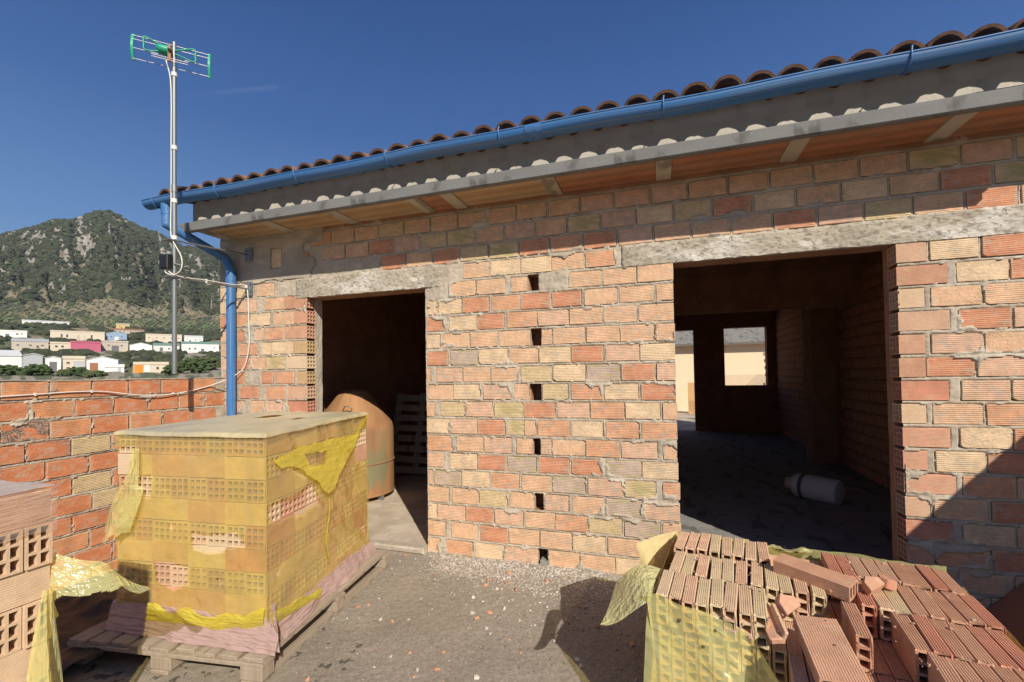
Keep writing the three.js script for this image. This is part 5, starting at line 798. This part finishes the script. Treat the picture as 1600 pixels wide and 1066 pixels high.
function scatter(name, label, cat, n, seed, place, mat) {
  const R = rng(seed), im = new THREE.InstancedMesh(clumpGeo, mat, n), M = new THREE.Matrix4(), Q = new THREE.Quaternion(), c = new THREE.Color(); let k = 0, guard = 0;
  while (k < n && guard++ < n * 30) { const o = place(R, k); if (!o) continue; const [a, r, s] = o, [x, z] = pos2(a, r); Q.setFromEuler(new THREE.Euler(0, R() * 6.28, 0)); M.compose(new THREE.Vector3(x, landY(a, r) + s * 0.35, z), Q, new THREE.Vector3(s, s * (0.7 + R() * 0.5), s)); im.setMatrixAt(k, M); const v = 0.6 + R() * 0.75; im.setColorAt(k, c.setRGB(v, v * (0.95 + R() * 0.15), v * 0.9)); k++; }
  im.count = k; im.name = name; im.castShadow = im.receiveShadow = true; scene.add(im); im.userData.kind = 'stuff'; tag(im, label, cat); return im;
}
const leafMat = std({ color: [0.052, 0.060, 0.034], roughness: 1 }), oliveMat = std({ color: [0.105, 0.125, 0.070], roughness: 1 });
scatter('mountain_scrub', 'dark green oaks and scrub covering the mountain', 'scrub', 22000, 841, (R) => { const a = mix(-70, -49, R()), r = mix(1090, 1815, Math.pow(R(), 0.9)); if (r < 1200 && fbm(a * 1.0, r * 0.014, 851, 4) > 0.5) return null; if (rockAt(a, r) > 0.4 && R() < 0.92) return null; if (veg(a, r) > 0.56 && R() < 0.7) return null; return [a, r, 1.8 + R() * 3.6]; }, leafMat);
{ const rows = []; let q = 0; for (let r = 850; r < 1190; r += 12) { q++; for (let a = -69 + (q % 2) * 0.4 + (q % 5) * 0.07; a < -49; a += 0.8) if (r < 1090 || fbm(a * 1.0, r * 0.014, 851, 4) > 0.5) rows.push([a, r]); } scatter('olive_groves', 'olive trees in rows at the foot of the mountain', 'olive grove', rows.length, 843, (R, k) => { const [a, r] = rows[k]; return [a + (R() - 0.5) * 0.1, r + (R() - 0.5) * 2, 1.9 + R() * 1.0]; }, oliveMat); }
scatter('valley_trees', 'green trees and hedges between the sheds and the groves', 'trees', 3800, 845, (R) => { const a = mix(-69, -49, R()), r = mix(255, 830, R()); const belt = fbm(a * 1.1, r * 0.018, 847, 3); if (belt < 0.5 || (r > 425 && r < 455) || (r > 590 && r < 625)) return null; return [a, r, (0.8 + R() * 1.6) * (r > 600 ? 1.7 : 1)]; }, leafMat);

// --- sheds and houses of the town, each with its own walls, roof, doors and windows
const wallPaint = (c) => std({ color: c, roughness: 0.9 }), doorDark = std({ color: [0.16, 0.15, 0.17], roughness: 0.7 }), paneMat = std({ color: [0.07, 0.075, 0.085], roughness: 0.25 });
const paint = { white: wallPaint([0.80, 0.79, 0.76]), cream: wallPaint([0.66, 0.57, 0.45]), grey: wallPaint([0.46, 0.47, 0.48]), beige: wallPaint([0.52, 0.46, 0.38]), pink: wallPaint([0.50, 0.13, 0.20]), blue: wallPaint([0.28, 0.38, 0.52]), yellow: wallPaint([0.62, 0.46, 0.20]), brown: wallPaint([0.33, 0.15, 0.085]), orange: wallPaint([0.72, 0.27, 0.04]), green: wallPaint([0.18, 0.30, 0.25]), light: wallPaint([0.66, 0.66, 0.65]) };
// x0,x1: bearing in degrees of both ends; h: height; kind: gable or flat; doors/windows: [position 0..1 along the front, width, height, paint]
function shed(label, a0, a1, r, h, wall, roof, kind, doors, windows, depth = 14, turn = 0, end = null) {
  const w = r * (a1 - a0) * DEG, ac = (a0 + a1) / 2, [x, z] = pos2(ac, r), y = landY(ac, r) - 0.4, o = thing(kind === 'flat' ? 'flat_roofed_building' : 'gabled_shed', label, 'building', 'sheds and houses of the town');
  o.position.set(x, y, z); o.rotation.y = -ac * DEG + turn;
  mesh('wall', span(-w / 2, w / 2, -2, h, -depth, 0), paint[wall], o);
  if (end) mesh('end_wall', span(w / 2 + 0.01, w / 2 + 0.2, -2, h, -depth, 0.02), paint[end], o);
  if (kind === 'flat') { mesh('roof', span(-w / 2 - 0.2, w / 2 + 0.2, h + 0.01, h + 0.35, -depth - 0.2, 0.2), paint[roof], o); mesh('parapet', span(-w / 2 - 0.1, w / 2 + 0.1, h - 0.6, h + 0.5, 0.02, 0.25), paint[wall], o); }
  else {
    const cross = kind === 'gable_front', s = new THREE.Shape(), half = (cross ? w : depth) / 2 + 0.3, rise = Math.min(2.2, half * 0.28);
    s.moveTo(-half, 0); s.lineTo(0, rise); s.lineTo(half, 0); s.lineTo(half, 0.18); s.lineTo(0, rise + 0.22); s.lineTo(-half, 0.18); s.closePath();
    const g = new THREE.ExtrudeGeometry(s, { depth: (cross ? depth : w) + 0.5, bevelEnabled: false }); const t = new THREE.Shape(); t.moveTo(-half + 0.3, -0.01); t.lineTo(half - 0.3, -0.01); t.lineTo(0, rise - 0.05); t.closePath();
    const q = new THREE.ExtrudeGeometry(t, { depth: cross ? depth : w, bevelEnabled: false });
    if (cross) { g.translate(0, h, -depth - 0.25); q.translate(0, h, -depth); } else { g.rotateY(Math.PI / 2); g.translate(-w / 2 - 0.25, h, -depth / 2); q.rotateY(Math.PI / 2); q.translate(-w / 2, h, -depth / 2); }
    mesh('roof', g, paint[roof], o); mesh('gable', q, paint[wall], o);
  }
  if (w > 13 && windows.length < 3) for (let q = 0; q < Math.floor(w / 5.5); q++) { const p = (q + 0.5) / Math.floor(w / 5.5); if (!doors.some((d) => Math.abs(d[0] - p) * w < d[1] / 2 + 0.9) && !windows.some((d) => Math.abs(d[0] - p) * w < 2)) windows = [...windows, [p, 1.1, 0.8, h * 0.55]]; }
  for (const [p, dw, dh, c] of doors) mesh('door', span(-w / 2 + p * w - dw / 2, -w / 2 + p * w + dw / 2, 0.3, 0.4 + dh, 0.0, 0.09), c === 'dark' ? doorDark : paint[c], o);
  for (const [p, dw, dh, yy] of windows) { const f = mesh('window', span(-w / 2 + p * w - dw / 2, -w / 2 + p * w + dw / 2, yy, yy + dh, 0.0, 0.07), paneMat, o); mesh('sill', span(-w / 2 + p * w - dw / 2 - 0.1, -w / 2 + p * w + dw / 2 + 0.1, yy - 0.15, yy - 0.02, 0, 0.16), paint[wall], f); }
  return o;
}
shed('white shed with two small windows at the far left of the front line', -67.4, -65.6, 232, 6.2, 'white', 'light', 'gable', [], [[0.45, 1.1, 0.8, 2.2], [0.8, 1.1, 0.8, 2.2]], 16, 0.1);
shed('grey steel shed joined to the right of the white shed with two windows', -65.5, -64.35, 229, 5.9, 'grey', 'light', 'gable_front', [], [], 14, 0.1);
shed('white shed with one mauve grey door in the front line', -64.2, -63.2, 245, 4.9, 'white', 'light', 'gable_front', [[0.5, 2.0, 3.2, 'dark']], [], 14);
shed('cream shed with a wide grey door and two stacked windows', -63.1, -61.65, 240, 5.4, 'cream', 'grey', 'flat', [[0.72, 3.0, 3.6, 'grey']], [[0.24, 0.9, 0.6, 1.0], [0.24, 0.9, 0.6, 3.0]], 16);
shed('white gabled shed with a brown door at its left', -61.55, -59.35, 236, 4.4, 'white', 'light', 'gable_front', [[0.23, 2.4, 3.0, 'brown']], [], 14, -0.12);
shed('low white annex in front of the gabled shed with brown door', -60.3, -58.9, 226, 2.6, 'white', 'light', 'flat', [[0.75, 0.9, 1.6, 'grey']], [], 8);
shed('long shed with a bright orange door and greenish roof', -58.2, -55.5, 222, 4.0, 'cream', 'green', 'flat', [[0.14, 2.6, 3.0, 'orange'], [0.38, 1.6, 3.0, 'white']], [[0.68, 0.8, 0.8, 1.7]], 14, 0.05);
shed('beige industrial shed at the left of the middle line', -66.2, -64.0, 440, 6.4, 'beige', 'grey', 'gable', [], [[0.7, 1.2, 1.2, 2.5]], 20);
shed('cream flat building between the beige shed and the pink one', -63.9, -62.6, 436, 6.2, 'cream', 'light', 'flat', [], [[0.3, 1.2, 1.2, 3], [0.6, 1.2, 1.2, 3]], 18);
shed('magenta pink shed in the middle of the town', -62.6, -60.55, 432, 7.4, 'pink', 'pink', 'flat', [[0.3, 4.5, 4.4, 'pink'], [0.68, 4.5, 4.4, 'pink']], [], 18);
shed('grey and brown warehouse just right of the pink shed', -60.5, -58.6, 446, 7.6, 'beige', 'brown', 'flat', [[0.5, 4, 4, 'dark']], [], 20, 0.1);
shed('white gabled shed right of the grey brown warehouse', -58.5, -56.8, 437, 5.8, 'white', 'light', 'gable_front', [], [[0.6, 1.0, 1.0, 2.2]], 18);
shed('pale building with a dull green roof behind the mast', -56.7, -54.6, 450, 5.0, 'light', 'green', 'gable', [[0.3, 2, 3, 'dark']], [[0.6, 1.2, 1, 2], [0.8, 1.2, 1, 2]], 16);
shed('long white shed with a dark opening near the house corner', -54.4, -51.2, 432, 7.4, 'white', 'green', 'gable', [[0.55, 2.2, 3.2, 'dark']], [[0.2, 1.2, 1.2, 3], [0.35, 1.2, 1.2, 3]], 18, 0.06);
shed('white houses group at the far left of the upper line', -67.2, -65.3, 610, 6.4, 'white', 'light', 'flat', [[0.4, 2.4, 3, 'dark']], [[0.15, 1.4, 1.2, 3], [0.7, 1.4, 1.2, 3]], 20);
shed('long cream ribbed factory hall in the upper line', -63.9, -60.3, 600, 9.0, 'cream', 'beige', 'flat', [[0.5, 2, 5, 'beige'], [0.62, 1.2, 5, 'beige']], [[0.2, 1.2, 3, 3], [0.3, 1.2, 3, 3], [0.75, 1.2, 3, 3]], 24);
shed('blue grey steel hall right of the long cream factory', -60.2, -58.7, 606, 7.6, 'blue', 'light', 'gable_front', [[0.5, 3, 4, 'white']], [], 22);
shed('cream warehouse behind the antenna mast in the upper line', -57.3, -54.4, 602, 8.8, 'cream', 'light', 'flat', [[0.2, 2, 4, 'beige']], [], 24);
shed('small white house right of the mast in the upper line', -54.2, -52.6, 610, 6.0, 'white', 'light', 'gable', [[0.3, 1.5, 2.5, 'dark']], [[0.6, 1.2, 1.2, 2.5]], 16);
shed('very long low white farm shed below the olive groves', -65.6, -62.7, 850, 4.2, 'white', 'light', 'gable', [], [[0.2, 2.5, 1.5, 1.5], [0.4, 2.5, 1.5, 1.5], [0.6, 2.5, 1.5, 1.5], [0.8, 2.5, 1.5, 1.5]], 14);
shed('yellow farmhouse among trees below the mountain', -59.5, -58.5, 840, 6.6, 'yellow', 'beige', 'gable', [[0.4, 1.5, 2.5, 'dark']], [[0.7, 1.4, 1.4, 2.5]], 12);
shed('brownish farm building in front of the yellow farmhouse', -60.0, -57.4, 730, 4.6, 'beige', 'brown', 'gable', [], [[0.3, 1.4, 1.2, 2], [0.6, 1.4, 1.2, 2]], 14);
// --- nearer bushes one can tell apart
const bushMats = [std({ color: [0.055, 0.085, 0.026], roughness: 1 }), std({ color: [0.09, 0.115, 0.045], roughness: 1 })];
function bush(label, az, r, w, h, k, seed) {
  const R = rng(seed), [x, z] = pos2(az, r), o = thing('green_bush', label, 'bush', 'bushes in front of the sheds'), gs = [];
  for (let i = 0; i < 170; i++) { const a = R() * 6.28, q = Math.sqrt(R()), y = R(), s = 0.13 + R() * 0.16; const g = clumpGeo.clone(); g.scale(s * w * 0.32, s * w * 0.26, s * w * 0.32); g.rotateY(R() * 6); const e = Math.sqrt(1 - 0.75 * y * y); g.translate(Math.cos(a) * q * w / 2 * e, 0.15 * h + y * h * (0.75 + 0.25 * R()), Math.sin(a) * q * w / 2 * e); gs.push(g); }
  mesh('crown', merge(gs), bushMats[k], o); mesh('trunk', rod([0, -0.5, 0], [0.2, h * 0.6, 0], 0.14, 7), woodMats[0], o); o.position.set(x, landY(az, r), z); return o;
}
bush('dark bush at the far left in front of the white shed', -66.4, 205, 7.5, 2.6, 0, 1);
bush('round bush below the grey steel shed', -64.7, 200, 7.0, 3.0, 0, 2);
bush('small pale bush left of the brown door shed', -63.0, 198, 4.0, 2.0, 1, 3);
bush('bush below the cream shed with grey door', -62.1, 196, 5.5, 2.4, 0, 4);
bush('pale spreading bush below the low white annex', -61.0, 190, 6.0, 1.6, 1, 5);
bush('large green bush right of the mast beside the house corner', -53.6, 205, 10, 4.6, 0, 6);
bush('green bush at the foot of the mast', -55.2, 200, 6, 3.2, 0, 7);
bush('pale bush behind the large green bush', -52.2, 235, 9, 5.2, 1, 8);
renderer.render(scene, camera);
